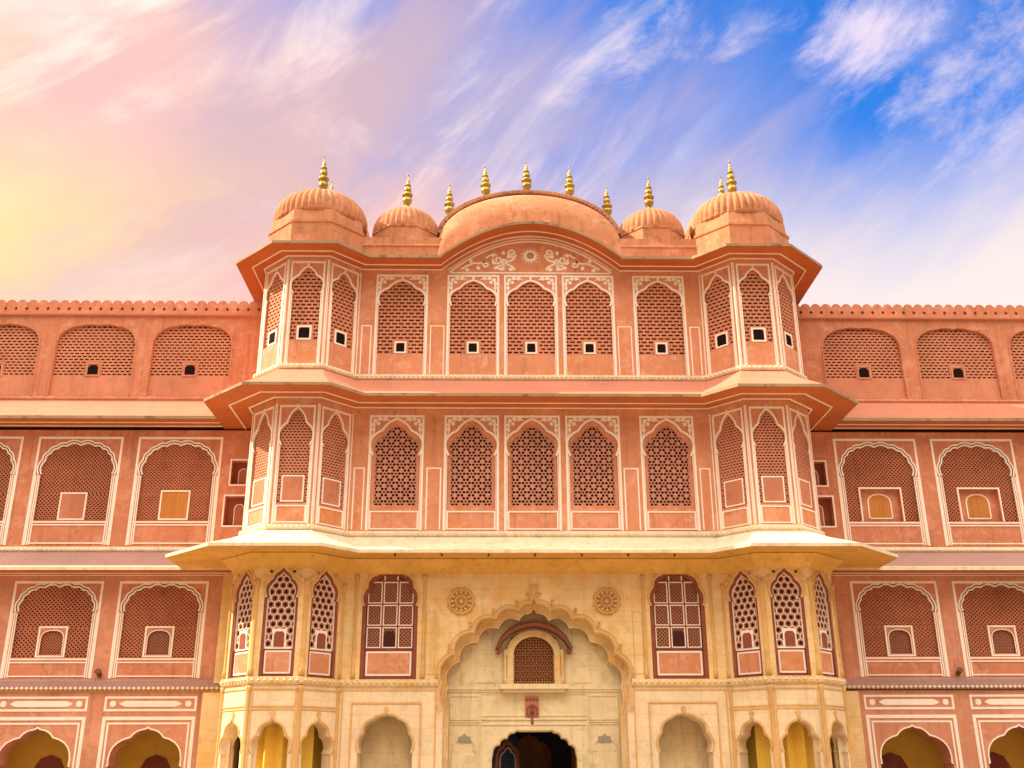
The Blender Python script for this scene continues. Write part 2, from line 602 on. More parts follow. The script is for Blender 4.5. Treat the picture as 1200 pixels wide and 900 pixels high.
def spandrel(mb, x, z, s, k):
    """painted leaf spray in an upper corner; s = +1 right / -1 left, k scale"""
    def P(u, v):
        return (x - s * u * k, z - v * k)
    def A(a):
        return PI - a if s > 0 else a
    for u, v, L, wd, a in ((.05, .06, .17, .11, -45), (.05, .20, .16, .09, -80), (.20, .05, .16, .09, -8), (.17, .17, .15, .09, -45), (.07, .38, .15, .07, -95), (.40, .05, .15, .07, 5)):
        px, pz = P(u, v)
        leaf(mb, px, pz, L * k * 1.25, wd * k * 1.75, A(R(a)))
    w = .042
    mb.strip([P(.08, .34), P(.12, .50), P(.06, .64), P(.02, .78)], w)
    mb.strip([P(.34, .08), P(.48, .13), P(.58, .08), P(.66, .13)], w)


# ------------------------------------------------------------------ window kits (cached meshes, each a list of (name, mesh, parent?))
KIT = {}


def kit(key, fn):
    if key not in KIT:
        KIT[key] = fn()
    return KIT[key]


def place_window(parent, mx, k, name='window'):
    main, subs = k
    o = put(name, main, parent, mx)
    for nm, me in subs:
        put(nm, me, o)
    return o


def rect_pts(x0, x1, z0, z1):
    return [(x0, z0), (x1, z0), (x1, z1), (x0, z1)]


def opening(a, z0, ar):
    """closed loop of an arched opening: jambs down to z0"""
    return [(a, z0)] + ar + [(-a, z0)]


def kit_main(level, W, H):
    """the five tall windows of the flat front on the two upper storeys"""
    panel, white, jal, back, blk = MB(), MB(), MB(), MB(), MB()
    e = .003
    w2 = W / 2
    a = w2 - .14
    if level == 2:
        ap, s, apex = .88, 3.10, 4.60
    else:
        ap, s, apex = .92, 3.20, 4.34
    ar = arch(a, s, apex - s, *TREFOIL)
    panel.poly(rect_pts(-w2 + e, w2 - e, e, H - e), [opening(a, ap, ar)], .02, .20)
    # white lines: outer frame, arch edge, jamb lines, apron
    lw = .09
    white.rect(-w2, w2, .0, H, lw, -.02, .05, bottom=False)
    white.strip(ar, .085, -.012, .05, off=-.035)
    white.box(a + .005, a + .035, -.008, .05, .02, s - .04)
    white.box(-a - .035, -a - .005, -.008, .05, .02, s - .04)
    if level == 2:
        white.rect(-a + .01, a - .01, .04, ap - .10, .05, -.01, .05)
    for sg in (1, -1):
        spandrel(white, sg * (w2 - lw), H - lw, sg, 1.08)
    leaf(white, 0, apex + .05, .18, .12, PI / 2)
    subs = []
    if level == 2:
        # plain recessed border with an arched screen field inside it
        ia = a - .11
        iar = arch(ia, s - .05, apex - s - .13, *TREFOIL)
        bord = opening(ia, ap + .16, iar)
        panel.poly(opening(a + .03, ap - .03, arch(a + .03, s, apex - s + .03, *TREFOIL)), [bord], .11, .17)
        jali_star(jal, -ia - .02, ia + .02, ap + .14, apex - .15, .15, .05, .262)
        # pearl row of little square holes: a notched fillet round the field
        fil = [bord[0]] + [p for p in iar] + [bord[-1]]
        jal.strip(fil, .05, .135, .16, off=.025)
    else:
        jali_slots(jal, -a - .02, a + .02, ap + .02, apex, .27, .165, .10, .07)
        # apron below the screen and the little framed look-out
        panel.box(-a - .01, a + .01, .06, .18, .0 + .01, ap + .02)
        jal.box(-.34, .34, .085, .17, ap - .01, ap + .70)
        white.rect(-.25, .25, ap + .07, ap + .61, .07, .06, .10)
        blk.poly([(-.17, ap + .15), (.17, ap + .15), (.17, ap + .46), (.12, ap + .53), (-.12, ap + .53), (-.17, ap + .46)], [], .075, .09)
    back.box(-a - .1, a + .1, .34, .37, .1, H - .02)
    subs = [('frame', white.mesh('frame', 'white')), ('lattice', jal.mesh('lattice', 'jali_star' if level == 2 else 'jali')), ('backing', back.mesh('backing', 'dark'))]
    if level == 3:
        subs.append(('lookout', blk.mesh('lookout', 'black')))
    return panel.mesh('window', 'pink'), subs


def kit_turret(level, W, H):
    panel, white, jal, back, blk = MB(), MB(), MB(), MB(), MB()
    e = .003
    w2 = W / 2
    a = w2 - .13
    if level == 2:
        ap, s, apex = .80, 3.15, 4.66
    else:
        ap, s, apex = 1.02, 3.16, 4.36
    ar = arch(a, s, apex - s, *(SPIRE if level == 2 else TREFOIL))
    panel.poly(rect_pts(-w2 + e, w2 - e, e, H - e), [opening(a, ap, ar)], .02, .20)
    lw = .075
    white.rect(-w2, w2, .0, H, lw, -.02, .05, bottom=False)
    white.strip(ar, .072, -.012, .05, off=-.03)
    white.box(a + .002, a + .045, -.008, .05, .02, s - .04)
    white.box(-a - .045, -a - .002, -.008, .05, .02, s - .04)
    leaf(white, 0, apex + .03, .16, .09, PI / 2)
    if level == 2:
        white.rect(-a + .0, a - .0, .03, ap - .08, .05, -.01, .05)
        jali_slots(jal, -a - .02, a + .02, ap + .01, apex, .145, .115, .09, .04, bar=.52, web=.36)
        white.rect(-.44, .44, ap + .06, ap + 1.12, .055, .045, .09)
        jal.box(-.40, .40, .06, .085, ap + .10, ap + 1.08)
        jali_diag(jal, -.38, .38, ap + .12, ap + 1.06, .15, .06, .045, .02)
    else:
        jali_slots(jal, -a - .02, a + .02, ap + .02, apex, .23, .165, .09, .07)
        panel.box(-a - .01, a + .01, .06, .18, .01, ap + .02)
        jal.box(-.36, .36, .08, .16, ap - .01, ap + .74)
        white.rect(-.30, .30, ap + .05, ap + .68, .075, .05, .09)
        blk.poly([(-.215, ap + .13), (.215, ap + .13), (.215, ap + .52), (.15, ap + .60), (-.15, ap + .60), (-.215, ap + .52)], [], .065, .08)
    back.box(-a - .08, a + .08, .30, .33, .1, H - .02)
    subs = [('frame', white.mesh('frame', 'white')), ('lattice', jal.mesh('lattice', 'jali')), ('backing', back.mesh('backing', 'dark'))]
    if level == 3:
        subs.append(('lookout', blk.mesh('lookout', 'black')))
    return panel.mesh('window', 'pink'), subs


def kit_stone_turret(W, H):
    """ogee window of the golden storey: white hexagon screen in a maroon reveal"""
    frame, white, fill, back, blk, apr = MB(), MB(), MB(), MB(), MB(), MB()
    w2 = W / 2
    s, apex, ap = 2.86, 4.00, 1.02
    ar = arch(w2, s, apex - s, *OGEE)
    ia = w2 - .10
    iar = arch(ia, s - .01, apex - s - .14, *OGEE)
    frame.poly(opening(w2, .0, ar), [opening(ia, .06, iar)], .05, .34)
    frame.box(-ia, ia, .15, .3, .05, ap)
    white.rect(-ia + .04, ia - .04, .12, ap - .08, .06, .13, .17)
    apr.box(-ia + .10, ia - .10, .14, .16, .18, ap - .14)
    white.box(-ia, ia, .13, .2, ap - .02, ap + .05)
    white.strip(iar, .04, .10, .2, off=.02)
    white.box(ia - .04, ia, .10, .2, ap + .05, s - .03)
    white.box(-ia, -ia + .04, .10, .2, ap + .05, s - .03)
    jali_hex(white, fill, -ia, ia, ap + .05, apex - .10, .14, .140)
    white.box(-.25, .25, .12, .2, ap + .05, ap + .70)
    blk.poly([(-.19, ap + .05), (.19, ap + .05), (.19, ap + .50), (.12, ap + .60), (-.12, ap + .60), (-.19, ap + .50)], [], .105, .13)
    back.box(-ia - .02, ia + .02, .30, .33, .1, apex)
    # outer white hairline in the stone edge
    return frame.mesh('window', 'maroon'), [('frame', white.mesh('frame', 'white')), ('lattice', fill.mesh('lattice', 'screen_brown')),
                                            ('backing', back.mesh('backing', 'backing_brown')), ('lookout', blk.mesh('lookout', 'maroon')), ('apron', apr.mesh('apron', 'pink'))]


def kit_stone_main(W, H):
    frame, white, jal, back, blk, apr = MB(), MB(), MB(), MB(), MB(), MB()
    w2 = W / 2
    s, apex, ap = 2.74, 4.10, 1.10
    ar = arch(w2, s, apex - s, *ROUND)
    ia = w2 - .14
    iar = arch(ia, s, apex - s - .16, *ROUND)
    frame.poly(opening(w2, .0, ar), [opening(ia, .08, iar)], .05, .34)
    frame.box(-ia - .01, ia + .01, .16, .3, .04, ap)
    white.rect(-ia + .06, ia - .06, .14, ap - .06, .07, .14, .18)
    apr.box(-ia + .13, ia - .13, .15, .17, .21, ap - .13)
    bz = [ap + .03, ap + .86, ap + 1.70, ap + 2.58]
    g = .03
    cw = (2 * ia - .04) / 3
    for i in range(3):
        for j in range(3):
            xa = -ia + .02 + j * cw + g
            white.rect(xa, xa + cw - 2 * g, bz[i] + g, bz[i + 1] - g, .036, .12, .18)
    white.box(-cw / 2 + g, -cw / 2 + g + .045, .12, .18, bz[3] + g, apex - .22)
    white.box(cw / 2 - g - .045, cw / 2 - g, .12, .18, bz[3] + g, apex - .22)
    for zz in bz:
        frame.box(-ia, ia, .125, .2, zz - g, zz + g)
    for j in (1, 2):
        frame.box(-ia + .02 + j * cw - g, -ia + .02 + j * cw + g, .123, .2, ap, apex - .2)
    jali_diag(jal, -ia, ia, ap, apex - .12, .14, .042, .17, .03)
    blk.poly([(-.22, ap + .08), (.22, ap + .08), (.22, ap + .52), (.13, ap + .68), (-.13, ap + .68), (-.22, ap + .52)], [], .13, .168)
    back.box(-ia - .02, ia + .02, .29, .32, .1, apex - .05)
    return frame.mesh('window', 'maroon'), [('frame', white.mesh('frame', 'white')), ('lattice', jal.mesh('lattice', 'screen_brown')),
                                            ('backing', back.mesh('backing', 'backing_brown')), ('lookout', blk.mesh('lookout', 'dark')), ('apron', apr.mesh('apron', 'pink'))]


WING_FAN = (fan_cusps(5, 2.7), [.17])


def kit_wing(level, variant, W, H):
    """wide cusped bay of the wings; level 1 or 2; variant picks what fills the square in the screen"""
    panel, white, jal, back, shut = MB(), MB(), MB(), MB(), MB()
    e = .003
    w2 = W / 2
    a = w2 - .24
    if level == 2:
        ap, s, apex = 1.04, 3.02, 4.42
    else:
        ap, s, apex = .80, 2.60, 3.70
    ar = arch(a, s, apex - s, *WING_FAN)
    panel.poly(rect_pts(-w2 + e, w2 - e, e, H - e), [opening(a, ap, ar)], .02, .22)
    lw = .095
    white.rect(-w2, w2, .0, H, lw, -.02, .05, bottom=False)
    white.strip(ar, .06, -.012, .05, off=-.03)
    white.strip(ar, .055, .006, .10, off=.075)
    for sg in (1, -1):
        for o, wd in ((-.055, .04), (.015, .05), (.10, .055)):
            x = sg * (a + o)
            white.box(min(x, x + sg * wd), max(x, x + sg * wd), -.008, .05, .02, s - .03)
    white.rect(-a + .02, a - .02, .06, ap - .16, .05, -.01, .05)
    white.box(-a, a, .0, .06, ap - .09, ap - .03)
    p, w = (.165, .050) if level == 2 else (.175, .056)
    qx = .92 if (level == 2 and variant == 3) else .54
    qz = ap + (1.50 if (level == 2 and variant == 3) else 1.18)
    sl__ = 1.0 if variant % 2 else .85
    jali_diag(jal, -a - .02, -qx + .03, ap, qz, p, w, .12, .035, sl__)
    jali_diag(jal, qx - .03, a + .02, ap, qz, p, w, .12, .035, sl__)
    jali_diag(jal, -a - .02, a + .02, qz - .03, apex, p, w, .12, .035, sl__)
    jal.box(-a, a, .06, .2, ap - .1, ap + .02)
    if level == 2:
        if variant == 1:      # blind square screen
            qx0, qx1, qz1 = -.56, .56, ap + 1.22
            white.rect(qx0, qx1, ap + .04, qz1, .06, .07, .14)
            shut.box(qx0 + .06, qx1 - .06, .105, .135, ap + .10, qz1 - .06)
            jali_diag(shut, qx0 + .06, qx1 - .06, ap + .10, qz1 - .06, .16, .045, .088, .02)
            sm = 'jali'
        elif variant == 2:    # closed plank shutters
            qx0, qx1, qz1 = -.62, .62, ap + 1.32
            white.rect(qx0, qx1, ap + .04, qz1, .065, .06, .14)
            shut.box(qx0 + .065, -.012, .10, .13, ap + .105, qz1 - .065)
            shut.box(.012, qx1 - .065, .10, .13, ap + .105, qz1 - .065)
            shut.box(-.03, .03, .085, .102, ap + .105, qz1 - .065)
            sm = 'wood'
        else:                 # deep square recess with an arched pair of wooden leaves
            qx0, qx1, qz1 = -.92, .92, ap + 1.50
            white.rect(qx0, qx1, ap + .0, qz1, .065, .06, .14, bottom=False)
            panel.box(qx0 + .04, qx1 - .04, .345, .365, ap + .02, qz1 - .02)
            panel.box(qx0 + .03, qx0 + .065, .10, .35, ap + .02, qz1 - .02)
            panel.box(qx1 - .065, qx1 - .03, .10, .35, ap + .02, qz1 - .02)
            panel.box(qx0 + .065, qx1 - .065, .10, .345, qz1 - .065, qz1 - .03)
            da = .46
            dar = arch(da, ap + .86, .36, fan_cusps(3, 2.4), [.05])
            white.strip([(da, ap + .20)] + dar + [(-da, ap + .20)], .055, .31, .35, off=-.03)
            white.box(-da, da, .31, .35, ap + .17, ap + .225)
            shut.poly(opening(da, ap + .2, dar), [], .322, .342)
            shut.box(-.025, .025, .312, .34, ap + .2, ap + 1.16)
            sm = 'wood'
    else:
        qx0, qx1, qz1 = -.58, .58, ap + 1.24
        white.rect(qx0, qx1, ap + .02, qz1, .07, .06, .14)
        da = .44
        dar = arch(da, ap + .74, .32, fan_cusps(3, 2.4), [.06])
        panel.poly(rect_pts(qx0 + .07, qx1 - .07, ap + .09, qz1 - .07), [opening(da, ap + .13, dar)], .075, .14)
        white.strip([(da, ap + .13)] + dar + [(-da, ap + .13)], .035, .066, .1, off=-.02)
        jali_diag(shut, -da, da, ap + .12, qz1 - .1, .12, .034, .165, .02)
        sm = 'jali_wing' if variant == 1 else 'screen_brown'
    if level == 2 and variant == 3:
        back.box(-a - .05, -qx + .02, .26, .29, .1, H - .05)
        back.box(qx - .02, a + .05, .26, .29, .1, H - .05)
        back.box(-qx + .02, qx - .02, .26, .29, qz - .02, H - .05)
    else:
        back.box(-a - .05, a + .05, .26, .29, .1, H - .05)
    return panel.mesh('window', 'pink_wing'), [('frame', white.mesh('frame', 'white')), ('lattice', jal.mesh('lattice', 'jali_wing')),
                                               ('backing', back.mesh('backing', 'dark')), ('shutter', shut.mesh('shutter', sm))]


def kit_wing_top(W, H):
    panel, jal, back, blk = MB(), MB(), MB(), MB()
    e = .003
    w2 = W / 2
    a = w2 - .07
    ap, s, apex = .98, 2.25, 3.38
    ar = arch(a, s, apex - s, fan_cusps(4, 2.9), [.07])
    panel.poly(rect_pts(-w2 + e, w2 - e, e, H - e), [opening(a, .04, ar)], .0, .22)
    jali_slots(jal, -a - .02, a + .02, ap, apex, .24, .145, .12, .06)
    jal.box(-a - .01, a + .01, .10, .2, .01, ap + .02)
    jal.box(-.36, .36, .10, .17, ap - .01, ap + .68)
    panel.rect(-.31, .31, ap + .0, ap + .64, .08, .07, .12)
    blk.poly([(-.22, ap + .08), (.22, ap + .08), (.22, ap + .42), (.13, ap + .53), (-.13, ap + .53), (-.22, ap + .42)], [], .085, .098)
    panel.strip([(a, .04)] + ar + [(-a, .04)], .06, -.03, .03, off=-.05)
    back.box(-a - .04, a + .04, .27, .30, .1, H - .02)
    return panel.mesh('window', 'pink_wing'), [('lattice', jal.mesh('lattice', 'jali')), ('backing', back.mesh('backing', 'dark')), ('lookout', blk.mesh('lookout', 'black'))]


def lean():
    return Matrix.Rotation(random.uniform(-.035, .035), 4, 'Y') @ Matrix.Rotation(random.uniform(0, 6.28), 4, 'Z') @ Matrix.Scale(random.uniform(.96, 1.04), 4, (0, 0, 1))


def finial_mesh(h):
    mb = MB()
    prof = [(.13, 0), (.16, .03), (.10, .09), (.07, .13), (.17, .20), (.20, .27), (.17, .33), (.09, .37), (.22, .395), (.22, .42), (.08, .45), (.14, .50), (.155, .56), (.12, .62),
            (.06, .645), (.13, .66), (.125, .68), (.05, .70), (.075, .74), (.07, .79), (.03, .83), (.018, .86), (.016, .93), (.035, .945), (.03, .965), (.008, .985), (.004, 1.0)]
    mb.lathe([(r * 1.10, z * h) for r, z in prof], 18)
    return mb.mesh('finial', 'brass')


FIN = finial_mesh(1.94)
FIN_BIG = finial_mesh(2.18)

# ------------------------------------------------------------------ ground
g = MB()
g.add([(-1500, -1500, 0), (1500, -1500, 0), (1500, 1500, 0), (-1500, 1500, 0)], [(0, 1, 2, 3)])
gr = put('ground', g.mesh('ground', 'ground', recalc=False))
gr['kind'] = 'structure'

# ------------------------------------------------------------------ the gatehouse
GH = thing('palace_gatehouse', 'tall central gatehouse, pink above and golden below, with domed corner turrets and an arched gateway', 'palace', (0, 0, 0))
TD, E_ = -1.2, 1.2


def plan(cx, s, e, td, back):
    xs = cx + s / 2 + e
    half = [(xs, back), (xs, td + e), (cx + s / 2, td), (cx - s / 2, td), (cx - s / 2 - e, td + e)]
    left = [(-x, y) for x, y in half]
    return left + half[::-1]


BACK = 9.0
PU = plan(9.33, 1.70, 1.20, TD, BACK)          # upper storeys
PL = plan(9.42, 1.86, 1.22, TD - .02, BACK)    # golden and ground storeys


def edge_mx(a, b):
    d = Vector((b[0] - a[0], b[1] - a[1]))
    return Matrix.Translation((a[0], a[1], 0)) @ Matrix.Rotation(math.atan2(d.y, d.x), 4, 'Z'), d.length


def edge_mid(a, b, z):
    d = Vector((b[0] - a[0], b[1] - a[1]))
    return Matrix.Translation(((a[0] + b[0]) / 2, (a[1] + b[1]) / 2, z)) @ Matrix.Rotation(math.atan2(d.y, d.x), 4, 'Z')


MAIN_X = [-5.50, -2.46, 0.0, 2.46, 5.50]
MAIN_W = [2.22, 2.22, 2.28, 2.22, 2.22]
TUR = (1, 2, 3, 5, 6, 7)                # edges of the plan that are turret faces (4 = flat front)
CORE = MB()                              # inner core so that no light runs through the storeys


def vault_z(x):
    return 1.66 * max(0.0, 1 - (x / 3.85) ** 2)


def storey(level, z0, z1, wz, wh, tw, material):
    mb = MB()
    for i in range(len(PU) - 1):
        a, b = PU[i], PU[i + 1]
        mb.mx, L = edge_mx(a, b)
        holes = []
        out = rect_pts(0, L, z0, z1)
        if i in TUR:
            holes = [rect_pts(L / 2 - tw / 2, L / 2 + tw / 2, wz, wz + wh)]
        elif i == 4:
            holes = [rect_pts(L / 2 + x - w / 2, L / 2 + x + w / 2, wz, wz + wh) for x, w in zip(MAIN_X, MAIN_W)]
            if level == 3:
                top = [(L / 2 + x, z1 + vault_z(x)) for x in [3.85 - 7.7 * k / 28 for k in range(29)]]
                out = [(0, z0), (L, z0), (L, z1)] + top + [(0, z1)]
        mb.poly(out, holes, 0.0, .35)
    mb.mx = Matrix.Identity(4)
    part('storey_wall', mb, material, GH)
    for i in TUR:
        a, b = PU[i], PU[i + 1]
        place_window(GH, edge_mid(a, b, wz), kit(('t', level), lambda: kit_turret(level, tw, wh)))
    for x, w in zip(MAIN_X, MAIN_W):
        place_window(GH, Matrix.Translation((x, 0, wz)), kit(('m', level, w), lambda: kit_main(level, w, wh)))


storey(2, 10.60, 15.95, 10.66, 4.78, 1.42, 'pink')
storey(3, 17.18, 22.12, 17.22, 4.62, 1.42, 'pink')

# white hairlines on the piers between the upper windows
for z0, z1, x0, x1, w in ((10.70, 13.22, 3.66, 4.26, .055), (17.26, 19.45, 3.66, 4.26, .04), (10.70, 13.22, 6.72, 7.16, .05), (17.26, 19.45, 6.72, 7.16, .05)):
    for sg in (1, -1):
        a, b = sorted((sg * x0, sg * x1))
        wl = MB()
        wl.rect(a, b, z0, z1, w, -.012, .03, bottom=False)
        part('painted_panel', wl, 'white', GH)
for i in TUR:
    a, b = PU[i], PU[i + 1]
    wl = MB()
    wl.mx, L = edge_mx(a, b)
    for z0, z1 in ((10.66, 15.5), (17.22, 21.9)):
        for x in (.015, L - .045):
            wl.box(x - .01, x + .04, -.014, .03, z0, z1)
    part('painted_lines', wl, 'white', GH)

# sandstone storeys --------------------------------------------------------
niche_c = [(3.42, 3.9), (3.47, 4.87), (3.02, 5.92), (2.28, 6.70), (1.44, 7.22), (.60, 7.52), (.14, 7.80), (0, 7.99)]
niche_b = [.10, .24, .27, .27, .26, .16, -.05]
nr = []
for i in range(len(niche_c) - 1):
    nr += arc(niche_c[i], niche_c[i + 1], niche_b[i], 7)
niche = nr + [niche_c[-1]] + [(-x, z) for x, z in reversed(nr)]
mid = 4.98
gold, low, lowr = MB(), MB(), MB()
TW, TH = 1.26, 4.04
SMW, SMH = 2.12, 4.16


def tur_gap(W):
    w2 = W / 2
    return opening(w2, 0.0, arch(w2, 2.86, 1.14, *OGEE))


for i in range(len(PL) - 1):
    a, b = PL[i], PL[i + 1]
    mx, L = edge_mx(a, b)
    gold.mx = low.mx = lowr.mx = mx
    if i in TUR:
        gold.poly(rect_pts(0, L, mid, 9.3), [[(x + L / 2, z + 5.02) for x, z in tur_gap(TW)]], 0, .45)
        k = arch(.64, 2.42, 1.13, *GROUND)
        (low if i < 4 else lowr).poly(rect_pts(0, L, 0, mid), [[(x + L / 2, z) for x, z in opening(.64, .75, k)]], 0, .55)
    elif i == 4:
        h = L / 2
        up = [(h + x, z) for x, z in niche if z > mid]
        # upper half of the flat front, notched by the great arch
        gold.poly([(0, mid), (up[-1][0], mid)] + up[::-1] + [(up[0][0], mid), (L, mid), (L, 9.3), (0, 9.3)],
                  [[(h + sg * 5.50 + x, z + 5.02) for x, z in opening(SMW / 2, 0.0, arch(SMW / 2, 2.74, 1.36, *ROUND))] for sg in (-1, 1)], 0, 1.0)
        k = arch(1.0, 2.45, 1.32, *ROUND)
        lo = [(x, z) for x, z in niche if z <= mid]
        for sg in (-1, 1):
            edge = [(h + sg * x, z) for x, z in nr if z <= mid]
            (low if sg < 0 else lowr).poly([(h + sg * h, 0), (h + sg * 3.42, 0)] + edge + [(h + sg * up[0][0] - sg * h, mid), (h + sg * h, mid)],
                     [[(h + sg * 5.50 + x, z) for x, z in opening(1.0, .75, k)]], 0, 1.0)
    else:
        gold.poly(rect_pts(0, L, mid, 9.3), [], 0, .45)
        (low if i < 4 else lowr).poly(rect_pts(0, L, 0, mid), [], 0, .45)
gold.mx = low.mx = Matrix.Identity(4)
part('storey_wall', gold, 'stone', GH)
part('storey_wall', low, 'stone_low', GH)
part('storey_wall', lowr, 'stone_low', GH)
for i in TUR:
    place_window(GH, edge_mid(PL[i], PL[i + 1], 5.02), kit('st', lambda: kit_stone_turret(TW, TH)))
for sg in (-1, 1):
    place_window(GH, Matrix.Translation((sg * 5.50, 0, 5.02)), kit('sm', lambda: kit_stone_main(SMW, SMH)))

# relief of the stonework: hood mouldings, colonnettes, panels
rel = MB()
for i in TUR:
    mx, L = edge_mx(PL[i], PL[i + 1])
    rel.mx = mx @ Matrix.Translation((L / 2, 0, 0))
    rel.strip([(x, z + 5.02) for x, z in arch(TW / 2 + .02, 2.86, 1.18, *OGEE)], .05, -.04, .02, off=-.06)
    k = arch(.64, 2.42, 1.13, *GROUND)
    rel.strip(k, .05, -.035, .02, off=-.06)
    leaf(rel, 0, 3.62, .26, .22, PI / 2, -.03, .02)
    rel.rect(-.80, .80, 3.98, 4.62, .05, -.03, .02)
    rel.rect(-.80, .80, 1.6, 3.92, .04, -.025, .02, bottom=False)
    for sg in (-1, 1):
        rel.mx = mx @ Matrix.Translation((L / 2 + sg * (L / 2 - .03), .0, 0))
        rel.lathe([(.085, 5.05), (.085, 5.3), (.06, 5.36), (.06, 8.3), (.10, 8.4), (.10, 8.55)], 8)
        rel.lathe([(.085, .0), (.085, .5), (.06, .56), (.06, 4.5), (.10, 4.6), (.10, 4.72)], 8)
        # carved leaf brackets in the spandrels
        rel.mx = mx @ Matrix.Translation((L / 2, 0, 0))
        for q, (lx, lz, ll, an) in enumerate(((.30, 8.78, .30, 20), (.52, 8.72, .28, -25), (.40, 8.66, .24, 80), (.62, 8.50, .24, -70))):
            leaf(rel, sg * lx, lz, ll, .12, R(an) if sg > 0 else PI - R(an), -.035, .02)
rel.mx = Matrix.Identity(4)
rel.strip(niche, .045, -.05, .05, off=-.05)
rel.strip(niche, .03, -.03, .05, off=-.16)
for k in range(1, 6):           # little volutes standing on the cusps of the great arch
    for sg in (-1, 1):
        cxp, czp = niche_c[k]
        vx = cxp * 1.055 + .03
        vz = czp + .16 + .05 * (k > 2)
        rel.strip(spiral(sg * vx, vz, .02, .10, PI / 2, 1.2 * sg, 12), .035, -.04, .02)
        rel.strip(spiral(sg * (vx + .02), vz + .17, .015, .07, 0, -1.1 * sg, 10), .03, -.04, .02)
for sg in (-1, 1):
    rel.strip(spiral(sg * .20, 8.16, .02, .13, PI, 1.2 * sg, 12), .04, -.05, .02)
    leaf(rel, sg * .05, 8.36, .24, .12, PI / 2 - sg * .6, -.045, .02)
leaf(rel, 0, 8.10, .46, .22, PI / 2, -.06, .02)
for sg in (-1, 1):
    ar = arch(SMW / 2, 2.74, 1.40, *ROUND)
    rel.strip([(sg * 5.5 + x, z + 5.02) for x, z in ar], .05, -.04, .02, off=-.06)
    for s2 in (-1, 1):
        x = sg * 5.5 + s2 * (SMW / 2 + .24)
        rel.lathe([(.085, 5.05), (.085, 5.3), (.055, 5.36), (.055, 8.7), (.09, 8.8), (.09, 8.9)], 8, (x, -.02, 0))
        for (lx, lz, ll, an) in ((.42, 9.0, .26, 20), (.68, 8.92, .26, -25), (.55, 8.84, .22, 80), (.86, 8.66, .22, -70)):
            leaf(rel, sg * 5.5 + s2 * lx, lz, ll, .12, R(an) if s2 > 0 else PI - R(an), -.035, .02)
    k = arch(1.0, 2.45, 1.32, *ROUND)
    rel.strip([(sg * 5.5 + x, z) for x, z in k], .05, -.035, .02, off=-.06)
    leaf(rel, sg * 5.5, 3.82, .26, .2, PI / 2, -.03, .02)
    a, b = sorted((sg * 4.20, sg * 6.80))
    rel.rect(a, b, 1.5, 4.2, .05, -.03, .02, bottom=False)
    a, b = sorted((sg * 3.66, sg * 7.16))
    rel.rect(a, b, 1.5, 4.66, .05, -.02, .02, bottom=False)
    a, b = sorted((sg * 3.75, sg * 4.12))
    rel.rect(a, b, 5.2, 7.5, .025, -.015, .02)
part('carved_relief', rel, 'carved', GH)

# rosettes left and right of the great arch
for sg in (-1, 1):
    ro = MB()
    ro.mx = Matrix.Translation((sg * 2.79, 0, 7.90)) @ Matrix.Rotation(PI / 2, 4, 'X')
    ro.lathe([(.44, -.02), (.50, .06), (.48, .11), (.43, .11), (.40, .02)], 40)
    ro.lathe([(.23, .0), (.25, .10), (.21, .10), (.19, .02)], 28)
    ro.lathe([(.10, .0), (.09, .07), (.04, .09)], 14)
    ro.mx = Matrix.Translation((sg * 2.79, 0, 7.90))
    for k in range(12):
        a = k * PI / 6
        leaf(ro, .26 * math.cos(a), .26 * math.sin(a), .16, .10, a, -.10, .02)
        leaf(ro, .11 * math.cos(a + .2), .11 * math.sin(a + .2), .10, .06, a + .2, -.045, .02)
        leaf(ro, .50 * math.cos(a + .26), .50 * math.sin(a + .26), .06, .12, a + .26, -.04, .02)
    part('rosette', ro, 'carved', GH)

# dark rooms behind the ground-floor arches
for i in TUR:
    rm = MB()
    mx, L = edge_mx(PL[i], PL[i + 1])
    rm.mx = mx
    rm.box(L / 2 - 1.3, L / 2 + 1.3, 1.3, 1.38, .0, 4.6)
    part('alcove_wall', rm, 'ochre', GH)
for sg in (-1, 1):
    rm = MB()
    rm.box(sg * 5.5 - 1.3, sg * 5.5 + 1.3, 1.35, 1.43, .3, 4.5)
    part('alcove_wall', rm, 'niche', GH)

# the great niche: back wall with the gate, its mouldings, the hooded window ----
nb = MB()
gate_r = [(1.55, 2.45), (1.30, 2.72), (1.02, 2.95), (.74, 3.14), (.55, 3.20)]
gr_ = [(1.60, 2.2)]
for i in range(len(gate_r) - 1):
    gr_ += arc(gate_r[i], gate_r[i + 1], .22, 4)
gr_.append(gate_r[-1])
gate = gr_ + [(-x, z) for x, z in reversed(gr_)]
hood_a, hood_s, hood_h = .78, 6.00, .68
warch = [(hood_a * math.cos(t), hood_s + hood_h * math.sin(t)) for t in [PI * k / 20 for k in range(21)]]
nb.poly(rect_pts(-3.7, 3.7, 0, 8.3), [[(1.60, .02)] + gate + [(-1.60, .02)], [(hood_a, 4.95)] + warch + [(-hood_a, 4.95)]], 1.0, 1.5)
part('niche_wall', nb, 'niche', GH)
io = MB()          # second, inner order of the great arch
inn = [(x_ * .94, z_ - .05 - .24 * min(1.0, max(0.0, (z_ - 3.9) / 3.0))) for x_, z_ in niche]
k0 = [p for p in inn if p[1] > 3.7]
io.poly(rect_pts(-3.68, 3.68, .01, 8.28), [[(k0[0][0], .03)] + k0 + [(k0[-1][0], .03)]], .48, .74)
io.strip(k0, .05, .44, .5, off=-.03)
part('inner_order', io, 'stone', GH)
nm = MB()
y = 1.0
nm.box(-3.35, 3.35, y - .09, y + .02, 4.72, 4.86)
nm.box(-3.35, 3.35, y - .05, y + .02, 4.64, 4.716)
nm.box(-2.0, 2.0, y - .05, y + .02, 3.62, 3.68)
nm.box(-2.0, 2.0, y - .04, y + .02, 3.44, 3.48)
